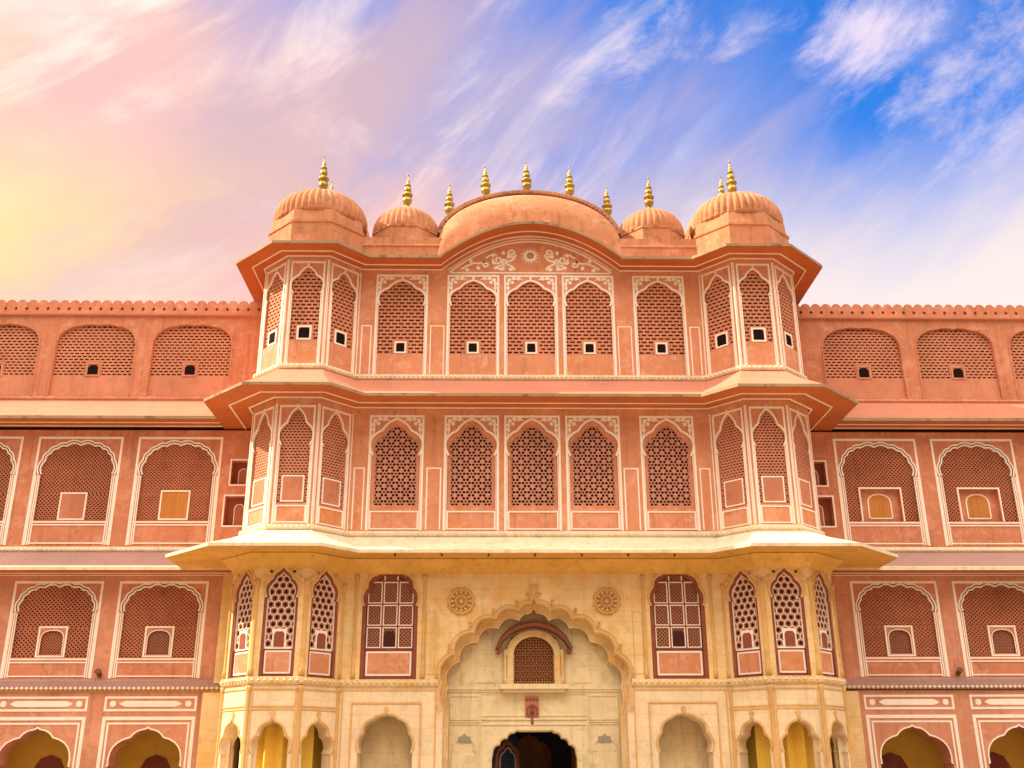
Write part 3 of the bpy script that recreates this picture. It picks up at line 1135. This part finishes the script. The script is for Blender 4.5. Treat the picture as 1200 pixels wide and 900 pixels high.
for sg in (-1, 1):
    for x0, x1, z0, z1 in ((2.08, 3.2, 3.62, 4.52), (2.08, 3.2, 1.2, 3.50), (1.98, 3.3, 1.0, 3.58), (1.46, 2.2, 4.98, 6.1)):
        a, b = sorted((sg * x0, sg * x1))
        nm.rect(a, b, z0, z1, .045, y - .035, y + .02)
    blind = arch(.44, 2.55, .62, *OGEE)
    nm.strip([(sg * 2.64 + .44, 1.3)] + [(sg * 2.64 + x_, z_) for x_, z_ in blind] + [(sg * 2.64 - .44, 1.3)], .05, y - .045, y + .02)
    # scalloped squinch ribs
    q = [(sg * 2.05, 7.0), (sg * 2.1, 6.55), (sg * 2.42, 6.35), (sg * 2.45, 5.95), (sg * 2.85, 5.8), (sg * 2.9, 5.45), (sg * 3.2, 5.3)]
    qq = []
    for i in range(len(q) - 1):
        qq += arc(q[i], q[i + 1], .2 * sg, 5)
    nm.strip(qq, .06, y - .06, y + .02)
    nm.strip([(sg * 1.45, 7.5), (sg * 1.55, 6.7), (sg * 1.5, 4.9)], .05, y - .05, y + .02)
nm.rect(-2.0, 2.0, 3.76, 4.58, .03, y - .03, y + .02)
nm.strip(gate, .07, y - .06, y + .02, off=-.08)
part('niche_moulding', nm, 'niche', GH)

bal = MB()          # hooded window over the gate
bal.poly([(1.02, 4.9)] + [(1.02 * math.cos(t), 6.12 + .80 * math.sin(t)) for t in [PI * k / 20 for k in range(21)]] + [(-1.02, 4.9)],
         [[(hood_a, 4.93)] + warch + [(-hood_a, 4.93)]], .80, 1.02)
for sg in (-1, 1):
    bal.lathe([(.10, 4.9), (.10, 5.1), (.065, 5.16), (.065, 6.0), (.11, 6.1), (.11, 6.2)], 10, (sg * 1.10, .86, 0))
bw = part('window', bal, 'stone', GH)
scr = MB()
for k in range(-8, 9):
    scr.box(k * .105 - .018, k * .105 + .018, .93, .97, 4.93, 6.68)
for k in range(18):
    zz = 4.98 + k * .10
    scr.box(-.8, .8, .934, .966, zz - .015, zz + .015)
jali_diag(scr, -.8, .8, 4.93, 6.7, .21, .035, .925, .02)
scr.strip([(hood_a, 4.93)] + warch + [(-hood_a, 4.93)], .05, .90, .96, off=.02)
part('lattice', scr, 'hood', bw)
st = MB()
for k in range(-7, 8):
    st.bead(k * .105, .925, 5.0, .035)
for t in range(1, 24):
    pz = 5.05 + t * .07 if t < 14 else None
    if pz and pz < 6.0:
        for sg in (-1, 1):
            st.bead(sg * (hood_a - .02), .90, pz, .03)
for r_ in range(17):
    for c_ in range(-7, 8):
        px_, pz_ = (c_ + (.5 if r_ % 2 else 0)) * .105, 5.10 + r_ * .10
        if abs(px_) < hood_a - .06 and (pz_ < hood_s or (px_ / hood_a) ** 2 + ((pz_ - hood_s) / hood_h) ** 2 < .82):
            st.bead(px_, .915, pz_, .020)
st_o = part('stud', st, 'gold', bw)
st_o['kind'] = 'stuff'
bk = MB()
bk.box(-.9, .9, 1.2, 1.24, 4.8, 6.9)
part('backing', bk, 'dark', bw)
sb = MB()
sb.box(-1.30, 1.30, .55, 1.02, 4.72, 4.90)
sb.box(-1.18, 1.18, .66, 1.02, 4.60, 4.716)
part('sill', sb, 'niche', bw)
hd = MB()
hp = [(-1.42, 6.20), (-1.25, 6.50), (-.95, 6.78), (-.55, 6.99), (-.2, 7.07), (0, 7.09), (.2, 7.07), (.55, 6.99), (.95, 6.78), (1.25, 6.50), (1.42, 6.20)]
hd.strip(hp, .13, .35, 1.0)
hd.strip([(p[0] * .97, p[1] + .16) for p in hp], .10, .55, 1.0)
for sg in (-1, 1):
    hd.box(sg * 1.36 - .07, sg * 1.36 + .07, .4, .9, 6.02, 6.2)
part('hood', hd, 'hood', bw)

# passage behind the gate
ps = MB()
ps.box(-2.4, -1.9, 1.505, 14, 0, 4.4)
ps.box(1.72, 2.4, 1.505, 14, 0, 4.4)
ps.box(-2.4, 2.4, 1.505, 14, 4.4, 4.6)
ps.box(-2.4, 2.4, 14, 14.2, 0, 4.6)
part('gate_passage', ps, 'wood', GH)
ia = MB()
ia.poly(rect_pts(-2.09, 2.09, .02, 4.39), [opening(.95, .05, arch(.95, 2.3, 1.0, *CUSPED))], 6.0, 6.5)
part('inner_arch', ia, 'blue', GH)
# the left leaf of the gate, swung inward, painted dark with a pale arch
dl = MB()
dmx = Matrix.Translation((-1.60, 1.54, 0)) @ Matrix.Rotation(R(52), 4, 'Z')
dl.mx = dmx
dl.poly([(0, .05), (1.7, .05), (1.7, 3.0), (1.3, 3.25), (.6, 3.2), (0, 2.6)], [], 0, .09)
leaf_o = part('gate_door', dl, 'blue', GH)
for nm, m_, w_, pth in (('painted_arch', 'grey', .05, [(.42, 1.2)] + [(.98 + x_, z_) for x_, z_ in reversed(arch(.50, 2.05, .62, *CUSPED))] + [(1.54, 1.2)]),
                        ('painted_arch', 'hood', .16, [(.22, 1.2)] + [(.95 + x_, z_) for x_, z_ in reversed(arch(.68, 2.10, .78, *CUSPED))] + [(1.66, 1.2)])):
    dl = MB()
    dl.mx = dmx
    dl.strip(pth, w_, -.03, .02)
    part(nm, dl, m_, leaf_o)

# string courses, coves, eaves ------------------------------------------------
def band(path, z0, z1, o, material, beads=None, name='string_course', bm='white'):
    mb = MB()
    mb.sweep(path, [(-.1, z0), (o * .6, z0), (o, z0 + (z1 - z0) * .25), (o, z1 - .02), (o * .7, z1), (-.1, z1)])
    ob = part(name, mb, material, GH)
    if beads:
        b = MB()
        b.beads(path, o + .005, z0 + (z1 - z0) * .55, beads[0], beads[1])
        part('bead_row', b, bm, ob)['kind'] = 'stuff'
    return ob


for pth in (PL[:5] + [(-3.62, 0.0)], [(3.62, 0.0)] + PL[5:]):
    band(pth, 4.76, 5.02, .10, 'stone', (.075, .21), bm='ivory')
band(PU, 10.40, 10.62, .12, 'ivory', (.055, .19))
band(PU, 16.98, 17.20, .12, 'ivory', (.06, .19), bm='white')

WT1 = [1.5, 1.35, .98, .98, .98, .98, .98, 1.35, 1.5]
WT2 = [1.2, 1.2, 1.0, .98, 1.0, .98, 1.0, 1.2, 1.2]


def eave(path, wts, o, zl, ztop, soff, roof, lipm, dz=None, thick=.13):
    """sloping stone eave: soffit slab with a lip, and the wedge of roof that falls to it"""
    s = MB()
    s.sweep(path, [(-.2, zl + .02), (o, zl), (o, zl + .05), (-.2, zl + .09)], wts, dz)
    so_ = part('eave', s, soff, GH)
    l = MB()
    l.sweep(path, [(o - .10, zl + .052), (o + .03, zl + .005), (o + .03, zl + thick), (o - .05, zl + thick + .03), (o - .2, zl + thick + .04)], wts, dz)
    part('eave_lip', l, lipm, so_)
    r = MB()
    zt = zl + thick + .02
    r.sweep(path, [(-.2, zl + .095), (o - .12, zl + .06), (o - .03, zt), (o * .45, zt + (ztop - zt) * .50), (.08, ztop), (-.2, ztop)], wts, dz)
    part('roof_slope', r, roof, so_)
    return so_


# golden cove under the lowest eave
cv = MB()
cv.sweep(PL, [(-.1, 8.95), (.05, 8.95), (.07, 9.05), (.16, 9.13), (.36, 9.28), (.50, 9.44), (-.1, 9.44)])
part('cornice', cv, 'gold', GH)
e1 = eave(PL, WT1, 1.62, 9.45, 10.38, 'gold', 'ivory', 'ivory')
hk = MB()          # iron hooks under the lowest eave
for k in range(7):
    x = -5.25 + k * 1.75
    hk.lathe([(.035, 0), (.05, .06), (.02, .12)], 8, (x, -1.48, 9.34))
part('hook', hk, 'iron', e1)
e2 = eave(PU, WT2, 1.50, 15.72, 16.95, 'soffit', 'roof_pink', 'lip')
# pink painted lines on the soffits
sl_ = MB()
for o, w in ((.10, .06), (.72, .05)):
    sl_.sweep(PU, [(o, 15.70), (o + w, 15.70), (o + w, 15.735), (o, 15.735)], WT2)
part('painted_lines', sl_, 'white', e2)

# top eave, which swings up over the middle three windows
XS = [-3.85 + 7.7 * k / 28 for k in range(29)]
P3 = PU[:5] + [(x, 0.0) for x in XS] + PU[5:]
DZ = [0.0] * 5 + [vault_z(x) for x in XS] + [0.0] * 5
W3 = [1.0] * (len(P3) - 1)
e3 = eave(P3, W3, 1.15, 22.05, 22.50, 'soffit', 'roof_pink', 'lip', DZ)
s3 = MB()
for o, w in ((.04, .06), (.50, .05)):
    s3.sweep(P3, [(o, 22.03), (o + w, 22.03), (o + w, 22.07), (o, 22.07)], W3, DZ)
part('painted_lines', s3, 'white', e3)

# tympanum with the painted sun and scrolls
ty = MB()
def tz(x, k=1.0):
    return 21.96 + 1.52 * k * max(0, 1 - (x / 3.5) ** 2)
ty.strip([(x, tz(x)) for x in [-3.5 + 7 * k / 36 for k in range(37)]], .07, -.02, .02)
ty.strip([(x, tz(x, 1.0) + .13) for x in [-3.55 + 7.1 * k / 36 for k in range(37)]], .04, -.02, .02)
ty.box(-3.5, 3.5, -.02, .02, 21.92, 21.98)
for sg in (-1, 1):
    def P(x, z):
        return (sg * x, z)
    ty.strip([P(3.0, 22.12), P(2.75, 22.28), P(2.45, 22.42), P(2.2, 22.40), P(1.95, 22.52)], .085)
    ty.strip([(sg * x, z) for x, z in spiral(1.92, 22.36, .03, .17, 0, 1.25, 14)], .075)
    ty.strip([(sg * x, z) for x, z in spiral(1.42, 22.58, .04, .22, -PI / 2, 1.3, 16)], .085)
    ty.strip([(sg * x, z) for x, z in spiral(1.30, 22.24, .04, .18, PI, -1.2, 14)], .075)
    ty.strip([(sg * x, z) for x, z in spiral(.80, 22.92, .03, .20, 0, -1.3, 14)], .085)
    ty.strip([P(1.95, 22.66), P(1.72, 22.82), P(1.45, 22.80)], .075)
    ty.strip([P(1.2, 22.62), P(.95, 22.50), P(.72, 22.62), P(.62, 22.84)], .085)
    ty.strip([P(1.05, 22.40), P(.80, 22.26), P(.66, 22.10)], .085)
    for x, z, a in ((2.6, 22.40, 100), (2.3, 22.30, 250), (1.7, 22.48, 200), (1.65, 22.70, 110), (1.15, 22.80, 80), (1.0, 22.34, 60), (.74, 22.08, 20), (.95, 22.62, 90), (1.3, 22.46, 160), (2.85, 22.14, 200), (1.1, 22.10, 20), (1.6, 22.16, 160)):
        leaf(ty, sg * x, z, .24, .17, R(a) if sg > 0 else PI - R(a))
part('tympanum_scroll', ty, 'white', GH)
sn = MB()
sn.mx = Matrix.Translation((0, 0, 22.78))
for k in range(20):
    a = k * PI / 10 + .1
    L = .25 if k % 2 else .19
    sn.poly([(.22 * math.cos(a - .14), .22 * math.sin(a - .14)), ((.22 + L) * math.cos(a), (.22 + L) * math.sin(a)), (.22 * math.cos(a + .14), .22 * math.sin(a + .14))], [], -.03, .02)
sn.mx = Matrix.Translation((0, 0, 22.78)) @ Matrix.Rotation(PI / 2, 4, 'X')
sn.lathe([(.25, -.02), (.25, .04), (.19, .05), (.16, .02)], 28)
sun_o = part('sun_emblem', sn, 'white', GH)
fc = MB()
fc.mx = sn.mx
fc.lathe([(.165, .0), (.15, .05), (.08, .075), (.02, .08)], 20)
part('face', fc, 'roof_pink', sun_o)

# roof parapet, vaulted middle roof
for x0, x1 in ((-7.6, -3.9), (3.9, 7.6)):
    pp = MB()
    pp.sweep([(x0, .0), (x1, .0)], [(-.3, 22.2), (-.02, 22.2), (-.02, 23.20), (.02, 23.24), (.02, 23.30), (-.02, 23.34), (-.02, 23.68), (-.3, 23.68)])
    part('parapet', pp, 'dome', GH)
deck = MB()
deck.box(-11.2, 11.2, .4, BACK - .1, 22.2, 22.4)
part('roof_deck', deck, 'roof_grey', GH)
bwall = MB()
bwall.box(-11.3, 11.3, BACK + .01, BACK + .3, 0, 22.4)
part('rear_wall', bwall, 'pink', GH)


def ridge_z(x):
    return 24.02 + 2.58 * max(0.0, 1 - (abs(x) / 4.06) ** 2.0) ** .46


va = MB()
xs = [4.02 * math.sin(t) for t in [-PI / 2 + PI * k / 40 for k in range(41)]]
secs = []
for x in xs:
    zr = ridge_z(x)
    zb_ = 22.28 + vault_z(x)
    front = [(-.06, zb_), (-.06, max(zb_ + .1, zr - 1.72)), (.0, max(zb_ + .15, zr - 1.40)), (.14, max(zb_ + .2, zr - 1.02)), (.42, zr - .60), (.85, zr - .25), (1.45, zr)]
    sec = front + [(2.9 - yy, zz) for yy, zz in front[-2::-1]]
    secs.append([(x, yy, zz) for yy, zz in sec])
m = len(secs[0])
vs = [p for s in secs for p in s]
fs = []
for i in range(len(secs) - 1):
    for k in range(m - 1):
        fs.append((i * m + k, i * m + k + 1, (i + 1) * m + k + 1, (i + 1) * m + k))
fs.append(tuple(range(m)))
fs.append(tuple((len(secs) - 1) * m + k for k in range(m))[::-1])
va.add(vs, fs, True)
vault = part('vaulted_roof', va, 'dome', GH)
kb = MB()
kb.strip([(x, ridge_z(x)) for x in [-4.0 + 8.0 * k / 48 for k in range(49)]], .20, 1.15, 1.75, off=.10)
for k in range(49):
    x = -3.92 + 7.84 * k / 48
    kb.box(x - .05, x + .05, 1.08, 1.16, ridge_z(x) + .02, ridge_z(x) + .16)
part('ridge_kerb', kb, 'kerb', vault)
ln = MB()
ln.strip([(x, 22.66 + 1.70 * max(0, 1 - (x / 3.95) ** 2)) for x in [-3.9 + 7.8 * k / 36 for k in range(37)]], .06, -.10, -.03)
part('moulding', ln, 'dome', vault)
for x in (-3.62, -1.95, -.05, 1.92, 3.62):
    put('finial', FIN, vault, Matrix.Translation((x, 1.45, ridge_z(x) + .10)) @ lean())


def oct_path(cx, cy, r):
    """closed octagon, flat side to the front, r = apothem"""
    c = r / math.cos(PI / 8)
    return [(cx + c * math.cos(a), cy + c * math.sin(a)) for a in [-PI / 2 - PI / 8 + k * PI / 4 for k in range(8)]]


def ribbed(r, h, n, lean=1.0):
    def rib(a, z):
        t = abs(math.sin(a * n / 2))
        f = 1 if z > h * .10 else .3
        return 1 + .062 * f * (t ** .6 - .6)
    prof = []
    for k in range(15):
        t = k / 14
        rr = r * (1.0 + .05 * math.sin(t * PI * .9)) * math.sqrt(max(0, 1 - (t * .985) ** 2.3))
        prof.append((max(rr, .08), h * t))
    return prof, rib


def big_dome(cx, cy, zb, foot=None):
    mb = MB()
    p = oct_path(cx, cy, 2.04)
    z0 = zb if foot is None else foot
    mb.sweep(p, [(-.25, z0), (0, z0), (0, zb + 1.18), (.05, zb + 1.22), (.05, zb + 1.32), (-.06, zb + 1.36), (-.10, zb + 1.90), (-.25, zb + 1.90)], closed=True)
    dm = part('dome', mb, 'dome', GH)
    cp = MB()
    prof, rib = ribbed(2.0, 1.74, 44)
    cp.lathe(prof, 264, (cx, cy, zb + 1.88), rib)
    cp.lathe([(.42, 0), (.40, .08), (.22, .12), (.18, .22)], 20, (cx, cy, zb + 3.56))
    part('ribbed_cap', cp, 'dome', dm)
    put('finial', FIN_BIG, dm, Matrix.Translation((cx, cy, zb + 3.66)) @ lean())


def small_dome(cx, cy, zb):
    mb = MB()
    p = oct_path(cx, cy, 1.42)
    mb.sweep(p, [(-.25, zb), (0, zb), (0, zb + 1.55), (.04, zb + 1.58), (.04, zb + 1.68), (-.06, zb + 1.72), (-.25, zb + 1.72)], closed=True)
    dm = part('dome', mb, 'dome', GH)
    cp = MB()
    prof, rib = ribbed(1.46, 1.50, 34)
    cp.lathe(prof, 204, (cx, cy, zb + 1.60), rib)
    cp.lathe([(.30, 0), (.28, .06), (.16, .10), (.12, .18)], 16, (cx, cy, zb + 3.06))
    part('ribbed_cap', cp, 'dome', dm)
    put('finial', FIN, dm, Matrix.Translation((cx, cy, zb + 3.16)) @ lean())


for sg in (-1, 1):
    big_dome(sg * 9.33, .84, 22.50)
    small_dome(sg * 5.58, 1.6, 22.75)
    big_dome(10.22 if sg > 0 else -9.90, 6.4, 25.15 if sg > 0 else 24.75, 22.41)

# sandstone pier between the gatehouse and each wing
for sg in (-1, 1):
    pr = MB()
    a, b = sorted((sg * 11.4, sg * 12.92))
    pr.box(a, b, 2.35, 3.0, 0, 4.74)
    part('side_pier', pr, 'stone', GH)
pr = MB()
pr.box(-12.55, -11.4, 2.36, 3.0, 5.1, 9.4)
part('side_pier', pr, 'stone', GH)


# ------------------------------------------------------------------ the wings
def wing(sg, label):
    root = thing('palace_wing', label, 'palace', (sg * 20.0, 2.6, 0))
    N = 4
    PITCHW, W0, WW = 4.25, 13.18, 3.60
    X1 = W0 + PITCHW * N + .4
    off = Matrix.Translation((-sg * 20.0, -2.6, 0))
    Y = 2.6

    def wp(name, mb, material, parent=None):
        o = part(name, mb, material, parent or root)
        if parent is None:
            o.matrix_local = off
        return o
    cxs = [W0 + WW / 2 + k * PITCHW for k in range(N)]
    xa, xb = sorted((sg * 11.0, sg * X1))

    def wall(z0, z1, hz, hh, material, extra=()):
        mb = MB()
        mb.mx = Matrix.Translation((0, Y, 0))
        holes = [rect_pts(sg * c - WW / 2, sg * c + WW / 2, hz, hz + hh) for c in cxs]
        mb.poly(rect_pts(xa, xb, z0, z1), holes + list(extra), 0, .35)
        return wp('storey_wall', mb, material)

    # top storey
    wall(17.10, 21.05, 17.16, 3.55, 'pink_wing')
    kt = kit('wt', lambda: kit_wing_top(WW, 3.55))
    for c in cxs:
        place_window(root, off @ Matrix.Translation((sg * c, Y, 17.16)), kt)
    # second storey with its two small openings beside the turret
    sq = []
    for (x0, x1, z0, z1) in ((12.05, 12.72, 13.22, 14.28), (12.0, 12.86, 11.45, 12.72)):
        a, b = sorted((sg * x0, sg * x1))
        sq.append((a, b, z0, z1))
    wall(10.52, 15.62, 10.62, 4.70, 'pink_wing', [rect_pts(a, b, z0, z1) for a, b, z0, z1 in sq])
    for a, b, z0, z1 in sq:
        mb = MB()
        mb.mx = Matrix.Translation((0, Y, 0))
        mb.box(a - .02, b + .02, .36, .40, z0 - .02, z1 + .02)
        o = wp('side_window', mb, 'maroon')
        f = MB()
        f.mx = mb.mx
        f.rect(a - .06, b + .06, z0 - .06, z1 + .06, .065, -.02, .03)
        c = (a + b) / 2 - sg * .12
        f.strip([(c + .2, z0 + .1)] + arch(.2, z1 - .55, .22, fan_cusps(3, 2.2), [.05]) and [(c + x, z) for x, z in [(.2, z0 + .08)] + arch(.2, z1 - .50, .22, fan_cusps(3, 2.2), [.05]) + [(-.2, z0 + .08)]], .035, .33, .37)
        put('frame', f.mesh('frame', 'white'), o)
        d = MB()
        d.mx = mb.mx
        d.box(c - .19, c + .19, .335, .36, z0 + .06, z1 - .32)
        put('shutter', d.mesh('shutter', 'jali_wing'), o)
    order = (2, 1, 1, 2) if sg < 0 else (3, 3, 3, 3)
    for c, v in zip(cxs, order):
        place_window(root, off @ Matrix.Translation((sg * c, Y, 10.62)), kit(('w2', v), lambda: kit_wing(2, v, WW, 4.70)))
    # first storey
    wall(5.10, 9.35, 5.30, 3.84, 'pink_low')
    for j, c in enumerate(cxs):
        v = (2, 1, 2, 1)[j] if sg < 0 else (2, 2, 1, 2)[j]
        place_window(root, off @ Matrix.Translation((sg * c, Y, 5.30)), kit(('w1', v), lambda: kit_wing(1, v, WW, 3.84)))
    # arcade at ground level
    mb = MB()
    mb.mx = Matrix.Translation((0, Y, 0))
    ga = 1.42
    gar = arch(ga, 2.05, 1.38, *CUSPED)
    mb.poly(rect_pts(xa, xb, 0, 4.80), [[(sg * c + x, z) for x, z in opening(ga, .03, gar)] for c in cxs], 0, .95)
    arcade = wp('arcade_wall', mb, 'pink_low')
    ln = MB()
    ln.mx = mb.mx
    for c in cxs:
        x = sg * c
        ln.strip([(x + px, z) for px, z in gar], .055, -.015, .03, off=-.03)
        ln.rect(x - 1.80, x + 1.80, .05, 3.86, .13, -.02, .03, bottom=False)
        ln.rect(x - 1.60, x + 1.60, .05, 3.64, .07, -.015, .03, bottom=False)
        ln.rect(x - 1.80, x + 1.80, 4.06, 4.62, .085, -.02, .03)
        pts = [(x - 1.22, 4.34), (x - 1.10, 4.41), (x - .98, 4.45), (x + .98, 4.45), (x + 1.10, 4.41), (x + 1.22, 4.34), (x + 1.10, 4.27), (x + .98, 4.23), (x - .98, 4.23), (x - 1.10, 4.27)]
        ln.poly(pts, [], -.015, .03)
        for s2 in (-1, 1):
            ln.poly([(x + s2 * 1.47 + .14 * math.cos(k * PI / 4) * (1 if k % 2 else .85), 4.34 + .12 * math.sin(k * PI / 4)) for k in range(8)], [], -.015, .03)
    wp('painted_lines', ln, 'white')
    bk = MB()
    bk.box(xa, xb, Y + 2.2, Y + 2.4, 0, 5.0)
    bk.box(xa, xb, Y + .96, Y + 2.2, 4.6, 4.8)
    wp('loggia_wall', bk, 'ochre')
    for c in cxs:
        dr = MB()
        x = sg * c - .2
        dr.poly([(x - .65, .05), (x + .65, .05), (x + .65, 1.9), (x + .4, 2.35), (x, 2.5), (x - .4, 2.35), (x - .65, 1.9)], [], Y + 2.14, Y + 2.22)
        wp('loggia_door', dr, 'maroon')
    # pale strips on the piers, as on the photographed right wing
    # string courses with beads
    P = [(xa, Y), (xb, Y)]
    for z0, z1, o, m, br in ((4.84, 5.26, .16, 'roof_grey', .075), (10.34, 10.54, .12, 'ivory', .07), (16.98, 17.14, .07, 'pink_wing', .035)):
        s = MB()
        s.sweep(P, [(-.1, z0), (o * .6, z0), (o, z0 + .05), (o, z1 - .06), (o * .6, z1), (-.1, z1)])
        so2 = wp('string_course', s, m)
        b = MB()
        b.beads(P, o + .0, z0 + .07, br, .19 if br > .05 else .12)
        put('bead_row', b.mesh('bead_row', 'white' if br > .05 else 'jali'), so2)['kind'] = 'stuff'
    # eaves
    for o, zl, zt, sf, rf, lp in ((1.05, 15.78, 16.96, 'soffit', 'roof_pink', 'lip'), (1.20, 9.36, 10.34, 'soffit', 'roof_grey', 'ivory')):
        s = MB()
        s.sweep(P, [(-.2, zl + .02), (o, zl), (o, zl + .05), (-.2, zl + .09)])
        e = wp('eave', s, sf)
        l = MB()
        l.sweep(P, [(o - .10, zl + .052), (o + .03, zl + .005), (o + .03, zl + .14), (o - .05, zl + .18), (o - .2, zl + .19)])
        put('eave_lip', l.mesh('eave_lip', lp), e)
        r = MB()
        r.sweep(P, [(-.2, zl + .095), (o - .12, zl + .06), (o - .03, zl + .16), (o * .45, zl + .16 + (zt - zl) * .45), (.06, zt), (-.2, zt)])
        put('roof_slope', r.mesh('roof_slope', rf), e)
        q = MB()
        for oo in (.05, .55):
            q.sweep(P, [(oo, zl - .015), (oo + .055, zl - .015), (oo + .055, zl + .02), (oo, zl + .02)])
        put('painted_lines', q.mesh('painted_lines', 'white'), e)
    # top cornice and scalloped parapet
    s = MB()
    s.sweep(P, [(-.35, 20.98), (.05, 20.98), (.14, 21.02), (.14, 21.10), (.05, 21.13), (-.35, 21.13)])
    wp('cornice', s, 'roof_pink')
    pm = MB()
    pm.mx = Matrix.Translation((0, Y, 0))
    p = .472
    n = int((xb - xa) / p)
    for k in range(n):
        c = xa + (k + .5) * p
        h = p / 2
        sh = [(-h, 0), (h, 0), (h, .13), (h - .085, .23), (h, .33), (h, .40)]
        sh += [((h - .002) * math.cos(t), .42 + .24 * math.sin(t)) for t in [PI * j / 10 for j in range(1, 10)]]
        sh += [(-h, .40), (-h, .33), (-h + .085, .23), (-h, .13)]
        pm.poly([(c + x, 21.132 + z) for x, z in sh], [], 0, .28)
    wp('parapet', pm, 'pink_wing')
    # water spouts on the pier line of the first storey
    for c in cxs[:-1]:
        x = sg * (c + PITCHW / 2)
        d = MB()
        d.mx = Matrix.Translation((x, Y - .02, 5.42)) @ Matrix.Rotation(R(62), 4, 'X')
        d.lathe([(.05, -.1), (.09, .0), (.10, .24), (.13, .30), (.08, .31)], 10)
        wp('water_spout', d, 'iron')
    # roof and rear of the wing
    s = MB()
    s.box(xa + .01, xb - .01, Y + .36, Y + 8, 20.8, 20.97)
    s.box(xa + .01, xb - .01, Y + 8.01, Y + 8.3, 0, 20.9)
    wp('roof_deck', s, 'roof_grey')
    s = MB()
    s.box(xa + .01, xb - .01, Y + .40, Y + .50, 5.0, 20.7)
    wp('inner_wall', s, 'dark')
    return root


wing(-1, 'left wing of the palace, its nearest upper bay with closed orange plank shutters')
wing(1, 'right wing of the palace, its upper bays with arched wooden shutters in square recesses')

# ------------------------------------------------------------------ small things fixed in the niche
pq = thing('wall_plaque', 'small dark red painted plaque with an arched figure above the dark gateway', 'plaque', (-.08, 1.0, 3.73))
p = MB()
p.box(-.26, .26, -.07, -.002, .0, .72)
part('panel', p, 'roof_pink', pq)
p = MB()
p.poly(opening(.22, .04, arch(.22, .26, .20, *CUSPED)), [opening(.15, .08, arch(.15, .24, .14, *CUSPED))], -.10, -.05)
part('frame', p, 'maroon', pq)
p = MB()
p.mx = Matrix.Translation((0, -.075, .20)) @ Matrix.Rotation(PI / 2, 4, 'X')
p.lathe([(.10, 0), (.10, .03), (.04, .06)], 14)
p.mx = Matrix.Translation((0, -.075, .32)) @ Matrix.Rotation(PI / 2, 4, 'X')
p.lathe([(.055, 0), (.055, .04), (.02, .06)], 12)
part('figure', p, 'maroon', pq)
p = MB()
for k in range(4):
    leaf(p, -.20 + k * .13, .56, .10, .10, PI / 2 - .3 + k * .2, -.085, -.05)
part('flower_row', p, 'maroon', pq)
p = MB()
p.lathe([(.02, -.28), (.045, -.22), (.03, -.1), (.05, .0)], 8, (0, -.05, 0))
part('pendant', p, 'maroon', pq)
for sg, word in ((-1, 'left'), (1, 'right')):
    s = MB()
    s.box(-.23, .23, -.05, -.002, -.10, .10)
    o = put('sign_plate', s.mesh('sign_plate', 'grey'))
    o.location = (sg * 2.63, 1.0, 2.93)
    o['label'] = 'small grey sign plate on the niche wall to the %s of the dark gateway' % word
    o['category'] = 'sign'
